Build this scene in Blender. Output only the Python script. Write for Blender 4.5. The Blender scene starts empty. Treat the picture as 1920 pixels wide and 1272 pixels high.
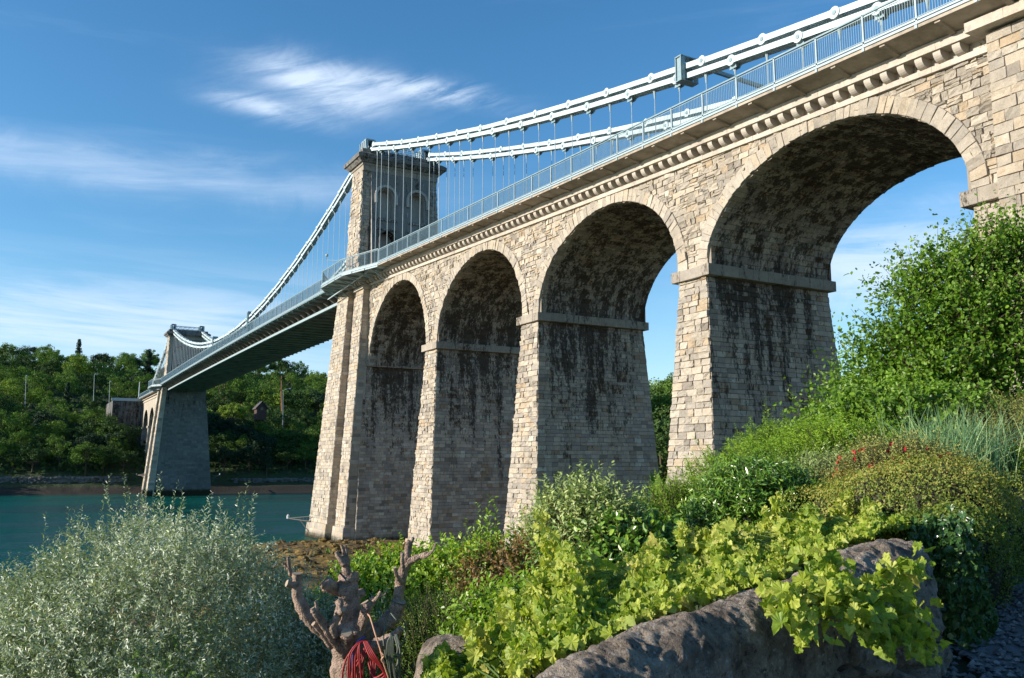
import bpy, math, random
import numpy as np
from mathutils import Vector, Matrix
R_ = math.radians
rng = np.random.default_rng(11)
random.seed(5)
scene = bpy.context.scene
COL = scene.collection

# ------------------------------------------------------------ camera
CAM = np.array([-85.6, 38.67, 10.09]); YAW, PITCH, ROLL, FPX = R_(29.44), R_(8.071), R_(0.012), 1628.15
FWD = np.array([math.cos(YAW)*math.cos(PITCH), -math.sin(YAW)*math.cos(PITCH), math.sin(PITCH)])
RGT = np.cross(FWD, [0, 0, 1.0]); RGT /= np.linalg.norm(RGT); UPV = np.cross(RGT, FWD)
RGT, UPV = RGT*math.cos(ROLL)+UPV*math.sin(ROLL), -RGT*math.sin(ROLL)+UPV*math.cos(ROLL)
cd = bpy.data.cameras.new('camera'); cam = bpy.data.objects.new('camera', cd); COL.objects.link(cam)
cd.sensor_width = 36; cd.lens = FPX/1920*36; cd.clip_end = 5000; cd.clip_start = 0.1
cam.matrix_world = Matrix(((RGT[0], UPV[0], -FWD[0], CAM[0]), (RGT[1], UPV[1], -FWD[1], CAM[1]), (RGT[2], UPV[2], -FWD[2], CAM[2]), (0, 0, 0, 1)))
scene.camera = cam
def ray(px, py): return FWD+RGT*(px-960)/FPX-UPV*(py-636)/FPX
def at(px, py, d): return CAM+ray(px, py)*d
def onY(px, py, Y):
    r = ray(px, py); return CAM+r*(Y-CAM[1])/r[1]
def onX(px, py, X):
    r = ray(px, py); return CAM+r*(X-CAM[0])/r[0]

# ------------------------------------------------------------ light
SUN_EL = R_(18.0); SUN_AZ = math.atan2(0.97, 0.24)      # direction towards the sun, from +X
SDIR = Vector((math.cos(SUN_AZ)*math.cos(SUN_EL), math.sin(SUN_AZ)*math.cos(SUN_EL), math.sin(SUN_EL)))
sl = bpy.data.lights.new('sun', 'SUN'); so = bpy.data.objects.new('sun', sl); COL.objects.link(so)
sl.energy = 4.6; sl.angle = R_(0.5); sl.color = (1.0, 0.90, 0.77)
so.rotation_euler = SDIR.to_track_quat('Z', 'Y').to_euler()
scene.view_settings.view_transform = 'Standard'; scene.view_settings.look = 'None'
scene.view_settings.exposure = 0.70; scene.view_settings.gamma = 1.0

def N(nt, typ, **kw):
    n = nt.nodes.new(typ)
    for k, v in kw.items():
        if k[0] == '_': setattr(n, k[1:], v)
        else:
            s = n.inputs[int(k[1:])] if k[0] == 'i' and k[1:].isdigit() else n.inputs[k.replace('_', ' ')]
            if isinstance(v, bpy.types.NodeSocket): nt.links.new(v, s)
            else: s.default_value = v
    return n
def M_(nt, op, a, b=None, c=None, clamp=False):
    n = nt.nodes.new('ShaderNodeMath'); n.operation = op; n.use_clamp = clamp
    for i, v in enumerate((a, b, c)):
        if v is None: continue
        if isinstance(v, bpy.types.NodeSocket): nt.links.new(v, n.inputs[i])
        else: n.inputs[i].default_value = v
    return n.outputs[0]
def SM(nt, v, lo, hi, a=0.0, b=1.0):
    n = nt.nodes.new('ShaderNodeMapRange'); n.interpolation_type = 'SMOOTHSTEP'
    nt.links.new(v, n.inputs[0]); n.inputs[1].default_value = lo; n.inputs[2].default_value = hi
    n.inputs[3].default_value = a; n.inputs[4].default_value = b
    return n.outputs[0]
def MIX(nt, f, a, b, mode='MIX'):
    n = nt.nodes.new('ShaderNodeMix'); n.data_type = 'RGBA'; n.blend_type = mode
    for i, v in ((0, f), (6, a), (7, b)):
        if isinstance(v, bpy.types.NodeSocket): nt.links.new(v, n.inputs[i])
        elif i == 0: n.inputs[0].default_value = v
        else: n.inputs[i].default_value = (*v, 1) if len(v) == 3 else v
    return n.outputs[2]

W = bpy.data.worlds.new('World'); scene.world = W; W.use_nodes = True
nt = W.node_tree; nt.nodes.clear()
sky = N(nt, 'ShaderNodeTexSky', _sky_type='NISHITA', _sun_disc=False, _sun_elevation=SUN_EL,
        _sun_rotation=math.pi/2-SUN_AZ, _air_density=1.0, _dust_density=0.25, _ozone_density=3.0, _altitude=0)
tc = N(nt, 'ShaderNodeTexCoord'); sx = N(nt, 'ShaderNodeSeparateXYZ', i0=tc.outputs['Generated'])
az = M_(nt, 'ARCTAN2', sx.outputs[1], sx.outputs[0]); el = M_(nt, 'ARCSINE', sx.outputs[2])
def azel(px, py):
    r = ray(px, py); r = r/np.linalg.norm(r); return math.atan2(r[1], r[0]), math.asin(r[2])
def noise(vec, scale, detail=5, rough=.6, dist=0.0):
    return N(nt, 'ShaderNodeTexNoise', Vector=vec, Scale=scale, Detail=detail, Roughness=rough, Distortion=dist).outputs[0]
def coords(rot, kx, ky, off=0.0):
    a = M_(nt, 'ADD', M_(nt, 'MULTIPLY', az, math.cos(rot)), M_(nt, 'MULTIPLY', el, math.sin(rot)))
    b = M_(nt, 'SUBTRACT', M_(nt, 'MULTIPLY', el, math.cos(rot)), M_(nt, 'MULTIPLY', az, math.sin(rot)))
    return N(nt, 'ShaderNodeCombineXYZ', i0=M_(nt, 'MULTIPLY', a, kx), i1=M_(nt, 'MULTIPLY', b, ky), i2=off).outputs[0]
def blob(px, py, hw, hh, slope, warp=None, sharp=1.0):
    a0, e0 = azel(px, py); W_ = hw/FPX; H_ = hh/FPX
    da = M_(nt, 'SUBTRACT', az, a0); de = M_(nt, 'SUBTRACT', el, e0)
    de = M_(nt, 'ADD', de, M_(nt, 'MULTIPLY', da, -slope))
    if warp is not None: de = M_(nt, 'ADD', de, M_(nt, 'MULTIPLY', M_(nt, 'SUBTRACT', warp, .5), 2.2*H_))
    q = M_(nt, 'ADD', M_(nt, 'POWER', M_(nt, 'ABSOLUTE', M_(nt, 'DIVIDE', da, W_)), 2.5), M_(nt, 'POWER', M_(nt, 'ABSOLUTE', M_(nt, 'DIVIDE', de, H_)), 2.0))
    return M_(nt, 'POWER', 2.718, M_(nt, 'MULTIPLY', q, -sharp))
fine = noise(coords(R_(-16), 10, 56, 1.0), 1.0, 12, .64, .35)
med = noise(coords(R_(-8), 7, 12, 4.0), 1.0, 8, .62, 1.0)
wide = noise(coords(R_(-3), 2.2, 17, 9.0), 1.0, 7, .6, .3)
lowb = noise(coords(R_(2), 3.0, 34, 15.0), 1.0, 7, .62, .4)
c1 = M_(nt, 'MULTIPLY', blob(610, 165, 150, 36, .06, med, 1.1), SM(nt, fine, .28, .68, .30, 1.15))
c1b = M_(nt, 'MULTIPLY', blob(775, 165, 160, 20, .12, med, 1.2), SM(nt, fine, .36, .66, .05, .95))
c1c = M_(nt, 'MULTIPLY', blob(505, 207, 105, 17, .10, med), SM(nt, fine, .3, .7, .2, .9))
c2 = M_(nt, 'MULTIPLY', blob(270, 330, 440, 32, -.02, med), SM(nt, wide, .32, .64, .16, .72))
c3 = M_(nt, 'MULTIPLY', blob(230, 610, 560, 70, 0, None, .8), SM(nt, lowb, .36, .62, .10, .85))
c4 = M_(nt, 'MULTIPLY', blob(1660, 490, 280, 70, 0, med), SM(nt, lowb, .32, .58, .2, .9))
c5 = M_(nt, 'MULTIPLY', SM(nt, wide, .54, .82, 0, .18), SM(nt, el, .0, .9, 1, .3))
hz = SM(nt, el, -.02, .24, .42, 0.0)
m = c1
for c in (c1b, c1c, c2, c3, c4, c5, hz): m = M_(nt, 'SUBTRACT', M_(nt, 'ADD', m, c), M_(nt, 'MULTIPLY', m, M_(nt, 'MINIMUM', c, 1.0)))
m = M_(nt, 'MINIMUM', M_(nt, 'MAXIMUM', m, 0.0), 1.0)
skyc = N(nt, 'ShaderNodeHueSaturation', Hue=.497, Saturation=1.20, Value=1.0, Color=sky.outputs[0]).outputs[0]
skyc = MIX(nt, 1.0, skyc, (.93, 1.02, 1.04), 'MULTIPLY')
colr = MIX(nt, M_(nt, 'MULTIPLY', m, .88), skyc, (4.4, 5.2, 6.3))
bg = N(nt, 'ShaderNodeBackground', Color=colr, Strength=.118)
wo = N(nt, 'ShaderNodeOutputWorld', Surface=bg.outputs[0])

# ------------------------------------------------------------ object helpers
def tag(o, label=None, cat=None, group=None, kind=None):
    if label: o['label'] = label
    if cat: o['category'] = cat
    if group: o['group'] = group
    if kind: o['kind'] = kind
    return o
def empty(name, loc=(0, 0, 0), label=None, cat=None, group=None):
    o = bpy.data.objects.new(name, None); o.empty_display_size = .3; COL.objects.link(o); o.location = loc
    return tag(o, label, cat, group)
class MB:
    def __init__(s): s.v = []; s.f = []; s.c = []; s.n = 0
    def add(s, v, f, c=None):
        v = np.asarray(v, float).reshape(-1, 3)
        s.v.append(v); 
        for k in (f if isinstance(f, list) else [f]): s.f.append(np.asarray(k, int)+s.n)
        if c is None: c = np.tile([.5, 0, 0, .5], (len(v), 1))
        c = np.asarray(c, float)
        if c.ndim == 1: c = np.tile(c, (len(v), 1))
        s.c.append(c); s.n += len(v)
    def box(s, lo, hi, c=None):
        x0, y0, z0 = lo; x1, y1, z1 = hi
        s.hexa([(x0, y0, z0), (x1, y0, z0), (x1, y1, z0), (x0, y1, z0), (x0, y0, z1), (x1, y0, z1), (x1, y1, z1), (x0, y1, z1)], c)
    def hexa(s, v, c=None):
        s.add(v, np.array([(0, 3, 2, 1), (4, 5, 6, 7), (0, 1, 5, 4), (1, 2, 6, 5), (2, 3, 7, 6), (3, 0, 4, 7)]), c)
    def bar(s, a, b, w, h, up=(0, 0, 1), c=None):
        a = np.array(a, float); b = np.array(b, float); d = b-a; d /= np.linalg.norm(d)
        sd = np.cross(d, up); L = np.linalg.norm(sd)
        if L < 1e-6: sd = np.cross(d, (1, 0, 0)); L = np.linalg.norm(sd)
        sd /= L; u = np.cross(sd, d)
        q = [p+sd*w/2*i+u*h/2*j for p in (a, b) for i, j in ((-1, -1), (1, -1), (1, 1), (-1, 1))]
        s.add(q, np.array([(0, 1, 2, 3), (7, 6, 5, 4), (0, 4, 5, 1), (1, 5, 6, 2), (2, 6, 7, 3), (3, 7, 4, 0)]), c)
    def tube(s, pts, rad, n=6, c=None, cap=True):
        pts = np.array(pts, float); rad = np.broadcast_to(rad, (len(pts),)).astype(float)
        t = np.gradient(pts, axis=0); t /= np.linalg.norm(t, axis=1)[:, None]+1e-9
        ref = np.array([.31, .17, .93]) if abs(t[0][2]) < .9 else np.array([1, .1, 0.])
        a = np.cross(t, ref); a /= np.linalg.norm(a, axis=1)[:, None]+1e-9; b = np.cross(t, a)
        th = np.arange(n)/n*2*math.pi
        v = pts[:, None]+rad[:, None, None]*(np.cos(th)[None, :, None]*a[:, None]+np.sin(th)[None, :, None]*b[:, None])
        k = len(pts); i = np.arange(k-1)[:, None]*n; j = np.arange(n)[None]; j2 = (j+1) % n
        f = np.stack([i+j, i+j2, i+n+j2, i+n+j], -1).reshape(-1, 4)
        s.add(v, f, c)
        if cap and n == 4: pass
        if cap:
            base = s.n-k*n
            for ring, rev in ((0, 1), (k-1, 0)):
                cpt = pts[ring]; s.v.append(cpt[None]); s.c.append(s.c[-1][:1]); ci = s.n; s.n += 1
                r = base+ring*n
                tri = [(ci, r+(q+1) % n, r+q) if rev else (ci, r+q, r+(q+1) % n) for q in range(n)]
                s.f.append(np.array(tri))
    def build(s, name, mat, parent=None, smooth=False, label=None):
        me = bpy.data.meshes.new(name); o = bpy.data.objects.new(name, me); COL.objects.link(o)
        v = np.concatenate(s.v); me.vertices.add(len(v)); me.vertices.foreach_set('co', v.ravel())
        nl = sum(f.size for f in s.f); npol = sum(len(f) for f in s.f)
        me.loops.add(nl); me.polygons.add(npol)
        me.loops.foreach_set('vertex_index', np.concatenate([f.ravel() for f in s.f]))
        tot = np.concatenate([np.full(len(f), f.shape[1]) for f in s.f])
        me.polygons.foreach_set('loop_start', np.concatenate([[0], np.cumsum(tot)[:-1]]))
        ca = me.color_attributes.new('tint', 'FLOAT_COLOR', 'POINT')
        ca.data.foreach_set('color', np.concatenate(s.c).ravel())
        me.materials.append(mat); me.update(calc_edges=True)
        me.polygons.foreach_set('use_smooth', np.full(npol, smooth)); me.validate(verbose=False)
        o.parent = parent
        if label: o['label'] = label
        return o

# ------------------------------------------------------------ materials
def newmat(name):
    m = bpy.data.materials.new(name); m.use_nodes = True; nt = m.node_tree; nt.nodes.clear()
    out = N(nt, 'ShaderNodeOutputMaterial'); return m, nt, out
def stone_mat(name, hues, stain_gain=1.0, bump=.5, white=1.0, lichen=.6, mortar=(.10, .09, .08), scale=1.0):
    m, nt, out = newmat(name)
    at_ = N(nt, 'ShaderNodeAttribute', _attribute_name='tint'); sp = N(nt, 'ShaderNodeSeparateColor', i0=at_.outputs['Color'])
    tcn = N(nt, 'ShaderNodeTexCoord').outputs['Object']
    cr = nt.nodes.new('ShaderNodeValToRGB'); nt.links.new(sp.outputs[0], cr.inputs[0]); cr.color_ramp.interpolation = 'LINEAR'
    els = cr.color_ramp.elements
    while len(els) < len(hues): els.new(.5)
    for i, h in enumerate(hues): els[i].position = i/(len(hues)-1); els[i].color = (*h, 1)
    n1 = N(nt, 'ShaderNodeTexNoise', Vector=tcn, Scale=2.3*scale, Detail=8.0, Roughness=.7).outputs[0]
    n2 = N(nt, 'ShaderNodeTexNoise', Vector=tcn, Scale=14.0*scale, Detail=6.0, Roughness=.7).outputs[0]
    c = MIX(nt, 1.0, cr.outputs[0], MIX(nt, n1, (.62, .62, .64), (1.32, 1.30, 1.26)), 'MULTIPLY')
    c = MIX(nt, 1.0, c, MIX(nt, n2, (.60, .60, .60), (1.36, 1.36, 1.36)), 'MULTIPLY')
    big = N(nt, 'ShaderNodeTexNoise', Vector=tcn, Scale=.23*scale, Detail=5.0, Roughness=.65).outputs[0]
    c = MIX(nt, SM(nt, big, .35, .7, 0, .5), c, MIX(nt, 1.0, c, (.72, .68, .62), 'MULTIPLY'))
    soot = N(nt, 'ShaderNodeTexNoise', Vector=N(nt, 'ShaderNodeMapping', Vector=tcn, Scale=(1.0, 1.0, .6)).outputs[0], Scale=.9*scale, Detail=10.0, Roughness=.78).outputs[0]
    c = MIX(nt, SM(nt, soot, .54, .68, 0, .5), c, MIX(nt, 1.0, c, (.42, .42, .43), 'MULTIPLY'))
    # ochre lichen / iron patches
    li = N(nt, 'ShaderNodeTexNoise', Vector=tcn, Scale=1.1*scale, Detail=7.0, Roughness=.75).outputs[0]
    lim = M_(nt, 'MULTIPLY', SM(nt, li, .60, .74), lichen)
    c = MIX(nt, lim, c, (.42, .24, .06))
    # vertical run-off: dark algae, pale lime
    mp = N(nt, 'ShaderNodeMapping', Vector=tcn, Scale=(1.0, 1.0, .13)).outputs[0]
    s1 = N(nt, 'ShaderNodeTexNoise', Vector=mp, Scale=1.15, Detail=8.0, Roughness=.68).outputs[0]
    s2 = N(nt, 'ShaderNodeTexNoise', Vector=mp, Scale=4.2, Detail=6.0, Roughness=.7).outputs[0]
    s3 = N(nt, 'ShaderNodeTexNoise', Vector=N(nt, 'ShaderNodeMapping', Vector=tcn, Scale=(1.0, 1.0, .45)).outputs[0], Scale=5.5, Detail=8.0, Roughness=.8).outputs[0]
    sblk = M_(nt, 'SUBTRACT', sp.outputs[0], .5)
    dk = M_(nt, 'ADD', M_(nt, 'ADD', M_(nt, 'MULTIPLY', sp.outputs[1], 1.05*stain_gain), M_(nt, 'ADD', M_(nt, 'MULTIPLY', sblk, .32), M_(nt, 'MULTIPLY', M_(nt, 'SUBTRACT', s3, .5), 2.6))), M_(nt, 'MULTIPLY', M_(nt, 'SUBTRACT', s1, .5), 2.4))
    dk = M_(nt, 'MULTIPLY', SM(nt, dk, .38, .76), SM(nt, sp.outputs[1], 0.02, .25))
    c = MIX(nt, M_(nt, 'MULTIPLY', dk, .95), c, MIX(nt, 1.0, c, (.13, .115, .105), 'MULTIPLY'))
    lm = M_(nt, 'MULTIPLY', SM(nt, s2, .60, .72), SM(nt, sp.outputs[1], .03, .4, .35*white, 1.1*white))
    c = MIX(nt, lm, c, (.50, .48, .46))
    # weed and damp line near the water (blue channel = damp)
    # mortar
    ed = SM(nt, sp.outputs[2], .35, .95, 0, .75)
    c = MIX(nt, ed, c, mortar)
    dampv = at_.outputs['Alpha']
    dm = SM(nt, M_(nt, 'ADD', dampv, M_(nt, 'MULTIPLY', M_(nt, 'SUBTRACT', n1, .5), .6)), .75, 1.15)
    c = MIX(nt, dm, c, (.030, .026, .012))
    bsum = M_(nt, 'ADD', M_(nt, 'MULTIPLY', n1, .6), n2)
    n3 = N(nt, 'ShaderNodeTexNoise', Vector=tcn, Scale=50.0*scale, Detail=3.0).outputs[0]
    bsum = M_(nt, 'ADD', bsum, M_(nt, 'MULTIPLY', n3, .4))
    bp = N(nt, 'ShaderNodeBump', Strength=bump, Distance=.07/scale, Height=bsum)
    b = N(nt, 'ShaderNodeBsdfPrincipled', Base_Color=c, Roughness=.92, Normal=bp.outputs[0]); b.inputs['Specular IOR Level'].default_value = .25
    nt.links.new(b.outputs[0], out.inputs[0]); return m
HU = [(0.263, 0.234, 0.197), (0.414, 0.375, 0.317), (0.363, 0.33, 0.283), (0.484, 0.43, 0.35), (0.434, 0.39, 0.326), (0.534, 0.48, 0.394), (0.443, 0.35, 0.24), (0.585, 0.535, 0.451)]
HS = [(0.25, 0.213, 0.177), (0.475, 0.409, 0.336), (0.35, 0.305, 0.266), (0.562, 0.47, 0.366), (0.425, 0.372, 0.313), (0.625, 0.531, 0.425), (0.4, 0.293, 0.201), (0.66, 0.634, 0.537)]
M_STONE = stone_mat('limestone_rubble', HU, mortar=(.25, .22, .185), bump=.8)
M_SIDE = stone_mat('limestone_coursed', HS, bump=.7, lichen=.15, mortar=(.075, .068, .06))
M_TRIM = stone_mat('dressed_stone', [(.42, .38, .33), (.52, .47, .40), (.47, .43, .38), (.58, .53, .46)], bump=.15, lichen=.3, mortar=(.2, .17, .14))
M_ASH = stone_mat('grey_ashlar', [(.15, .15, .145), (.26, .255, .245), (.32, .31, .295), (.46, .44, .40)], bump=.2, lichen=.1)
M_FAR = stone_mat('far_pier_stone', [(.13, .135, .13), (.19, .19, .18), (.16, .16, .155), (.23, .22, .20)], bump=.5, lichen=.05, scale=.6, mortar=(.04, .04, .04))
M_OLDW = stone_mat('rough_garden_wall', [(.12, .10, .09), (.22, .18, .145), (.15, .13, .125), (.27, .23, .19)], bump=1.0, lichen=.1, scale=4.0, white=.3)
def paint(name, col, rough=.45, metal=0.0, nz=.15, scale=3.0, spec=.5, bump=0.0):
    m, nt, out = newmat(name); tcn = N(nt, 'ShaderNodeTexCoord').outputs['Object']
    n1 = N(nt, 'ShaderNodeTexNoise', Vector=tcn, Scale=scale, Detail=7.0, Roughness=.7).outputs[0]
    c = MIX(nt, SM(nt, n1, .3, .75), col, tuple(x*(1-nz*2) for x in col))
    b = N(nt, 'ShaderNodeBsdfPrincipled', Base_Color=c, Roughness=rough, Metallic=metal); b.inputs['Specular IOR Level'].default_value = spec
    if bump:
        n2 = N(nt, 'ShaderNodeTexNoise', Vector=tcn, Scale=scale*6, Detail=6.0).outputs[0]
        bp = N(nt, 'ShaderNodeBump', Strength=bump, Distance=.02, Height=n2); nt.links.new(bp.outputs[0], b.inputs['Normal'])
    nt.links.new(b.outputs[0], out.inputs[0]); return m
M_CHAIN = paint('pale_chain_paint', (.56, .67, .68), .45, nz=.17, scale=1.3)
M_RAIL = paint('blue_grey_paint', (.22, .32, .35), .45, nz=.12)
M_EDGE = paint('pale_grey_paint', (.34, .43, .46), .45, nz=.1)
M_CONC = paint('weathered_concrete', (.44, .38, .31), .9, nz=.25, scale=.8, spec=.2)
M_UNDER = paint('deck_underside_paint', (.24, .21, .175), .8, nz=.3, scale=.5, spec=.2)
M_STEEL = paint('tower_steel_paint', (.42, .52, .56), .5, nz=.15)
def asphalt():
    m, nt, out = newmat('asphalt'); n = N(nt, 'ShaderNodeTexNoise', Scale=30.0, Detail=4.0).outputs[0]
    c = MIX(nt, n, (.04, .04, .042), (.07, .07, .07)); b = N(nt, 'ShaderNodeBsdfPrincipled', Base_Color=c, Roughness=.9)
    nt.links.new(b.outputs[0], out.inputs[0]); return m
M_ASPH = asphalt()
def leafmat(name, cols, trans=.30, rough=.5, spec=.4, scale=.8):
    m, nt, out = newmat(name)
    at_ = N(nt, 'ShaderNodeAttribute', _attribute_name='tint'); sp = N(nt, 'ShaderNodeSeparateColor', i0=at_.outputs['Color'])
    tcn = N(nt, 'ShaderNodeTexCoord').outputs['Object']
    n1 = N(nt, 'ShaderNodeTexNoise', Vector=tcn, Scale=scale, Detail=3.0).outputs[0]
    f = M_(nt, 'ADD', M_(nt, 'MULTIPLY', sp.outputs[0], .75), M_(nt, 'MULTIPLY', SM(nt, n1, .3, .7), .25))
    cr = nt.nodes.new('ShaderNodeValToRGB'); nt.links.new(f, cr.inputs[0]); els = cr.color_ramp.elements
    while len(els) < len(cols): els.new(.5)
    for i, h in enumerate(cols): els[i].position = i/(len(cols)-1); els[i].color = (*h, 1)
    nb = N(nt, 'ShaderNodeTexNoise', Vector=tcn, Scale=24.0, Detail=4.0, Roughness=.7).outputs[0]
    c = MIX(nt, 1.0, cr.outputs[0], MIX(nt, SM(nt, nb, .3, .7), (.68, .72, .7), (1.22, 1.18, 1.2)), 'MULTIPLY')
    b = N(nt, 'ShaderNodeBsdfPrincipled', Base_Color=c, Roughness=rough); b.inputs['Specular IOR Level'].default_value = spec
    tcol = MIX(nt, 1.0, c, (1.25, 1.35, .55), 'MULTIPLY')
    t = N(nt, 'ShaderNodeBsdfTranslucent', Color=tcol)
    mx = N(nt, 'ShaderNodeMixShader', i0=trans, i1=b.outputs[0], i2=t.outputs[0])
    nt.links.new(mx.outputs[0], out.inputs[0]); return m
M_BARK = paint('bark', (.13, .095, .065), .9, nz=.3, scale=6, spec=.2, bump=.6)
M_TWIG = paint('twig_bark', (.10, .08, .05), .9, nz=.2, spec=.2)
M_SHOOT = paint('green_shoots', (.10, .16, .04), .7, nz=.2, spec=.2)

# ------------------------------------------------------------ masonry
def grid_faces(B, n, m):
    i = np.arange(n-1)[:, None]; j = np.arange(m-1)[None]
    f = np.stack([i*m+j, (i+1)*m+j, (i+1)*m+j+1, i*m+j+1], -1).reshape(-1, 4)
    return (f[None]+(np.arange(B)*n*m)[:, None, None]).reshape(-1, 4)
def masonry(mb, P, u0f, u1f, v0, v1, course=.42, blen=(.5, 1.05), relief=.05, nu=3, nv=2, stain=None, keep=None, warp=None, damp=None, e=.022, tb=(0, 1), split=0.0):
    bl = []; v = v0
    while v < v1-.05:
        h = course*rng.uniform(.8, 1.2); vt = min(v+h, v1)
        if v1-vt < course*.4: vt = v1
        vm = (v+vt)/2; a, b = u0f(vm), u1f(vm); Wd = b-a
        if Wd > .05:
            u = 0.0; cut = [0.0]
            while u < Wd-blen[0]*.7:
                u += rng.uniform(*blen); cut.append(u)
            cut = np.array(cut)
            if len(cut) > 1: cut = cut*Wd/max(cut[-1], 1e-6) if cut[-1] > Wd*.9 else np.append(cut, Wd)
            else: cut = np.array([0, Wd])
            for q in range(len(cut)-1):
                if rng.random() < split and vt-v > .3:
                    vq = v+(vt-v)*rng.uniform(.38, .62); bl.append((cut[q]/Wd, cut[q+1]/Wd, v, vq, Wd)); bl.append((cut[q]/Wd, cut[q+1]/Wd, vq, vt, Wd))
                else: bl.append((cut[q]/Wd, cut[q+1]/Wd, v, vt, Wd))
        v = vt
    if not bl: return
    bl = np.array(bl); B = len(bl)
    def prof(n, L):
        ee = np.minimum(e/L, .2); inner = np.linspace(0, 1, n)[None]*(1-2*ee[:, None])+ee[:, None]
        return np.concatenate([np.zeros((B, 1)), inner, np.ones((B, 1))], 1)
    au = prof(nu, (bl[:, 1]-bl[:, 0])*bl[:, 4]); av = prof(nv, bl[:, 3]-bl[:, 2])
    n, m = au.shape[1], av.shape[1]
    vv = (bl[:, 2][:, None]+av*(bl[:, 3]-bl[:, 2])[:, None])[:, None, :].repeat(n, 1)
    fu = (bl[:, 0][:, None]+au*(bl[:, 1]-bl[:, 0])[:, None])[:, :, None].repeat(m, 2)
    ua, ub = u0f(vv), u1f(vv); uu = ua+fu*(ub-ua)
    hh = relief*(.2+.8*rng.random((B, 1, 1)))*(.25+1.1*rng.random((B, n, m)))+relief*.5*((fu-bl[:, 0][:, None, None])/(bl[:, 1]-bl[:, 0])[:, None, None]-.5)*rng.normal(size=(B, 1, 1))+relief*.5*(av[:, None, :]-.5)*rng.normal(size=(B, 1, 1))
    edge = np.zeros((B, n, m)); edge[:, 0] = edge[:, -1] = 1; edge[:, :, 0] = edge[:, :, -1] = 1
    hh = np.where(edge > 0, -.018, hh)
    if keep is not None:
        k = keep(uu, vv); uu, vv, hh, edge = uu[k], vv[k], hh[k], edge[k]; B = len(uu)
        if B == 0: return
    if warp is not None: uu, vv = warp(uu, vv)
    p = P(uu, vv, hh)
    tint = rng.uniform(tb[0], tb[1], (B, 1, 1)).repeat(n, 1).repeat(m, 2)
    st = stain(uu, vv) if stain is not None else np.full(uu.shape, .04)
    dp = damp(uu, vv) if damp is not None else np.zeros(uu.shape)
    mb.add(p.reshape(-1, 3), grid_faces(B, n, m), np.stack([tint, st, edge, dp], -1).reshape(-1, 4))
def S3(x, y, z): return np.stack(np.broadcast_arrays(x, y, z), -1).astype(float)
SC = lambda x: np.array([x, .04, 0, 0])
def sstep(x, a, b):
    t = np.clip((x-a)/(b-a), 0, 1); return t*t*(3-2*t)

YB = -11.4
STR = lambda x: 31.98+.0437*np.asarray(x, float)      # underside of the string course
# arches (numbered from the river): foot near river, foot near land, crown z, skew
ARC = [(20.3, 2.05, 31.65, -1.0, 22.45), (-.72, -19.22, 30.75, -.9, 22.75), (-21.95, -40.5, 29.85, -.8, 22.9), (-43.35, -61.65, 29.02, -.5, 22.9)]
def arcp(k, t, off=0.0):
    x0, x1, zc, s, zs = ARC[k]; xc = (x0+x1)/2; a = (x0-x1)/2; r = zc-zs
    x = xc+a*np.cos(t)+s*np.sin(t)**2; z = zs+r*np.sin(t)
    if np.any(off):
        nx = np.cos(t)/a; nz = np.sin(t)/r; L = np.hypot(nx, nz); x = x+off*nx/L; z = z+off*nz/L
    return x, z
def arc_q(k, x, z):
    x0, x1, zc, s, zs = ARC[k]; xc = (x0+x1)/2; a = (x0-x1)/2; r = zc-zs
    zz = np.clip((z-zs)/r, -1, None); xx = (x-xc-s*np.clip(zz, 0, 1)**2)/a
    return xx, zz, np.hypot(xx, zz)
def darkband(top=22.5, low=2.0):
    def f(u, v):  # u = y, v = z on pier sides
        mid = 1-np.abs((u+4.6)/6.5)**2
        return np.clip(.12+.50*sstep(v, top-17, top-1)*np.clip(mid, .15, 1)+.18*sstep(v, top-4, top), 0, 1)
    return f

viaduct = empty('arch_viaduct', (-20, 0, 0), 'long pale limestone viaduct of four tall round arches leading up to the near tower', 'viaduct')
IMV = Matrix.Translation((20, 0, 0))
def par(o, p, im=None):
    o.parent = p; o.matrix_parent_inverse = Matrix.Translation(-Vector(p.location)); return o

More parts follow.
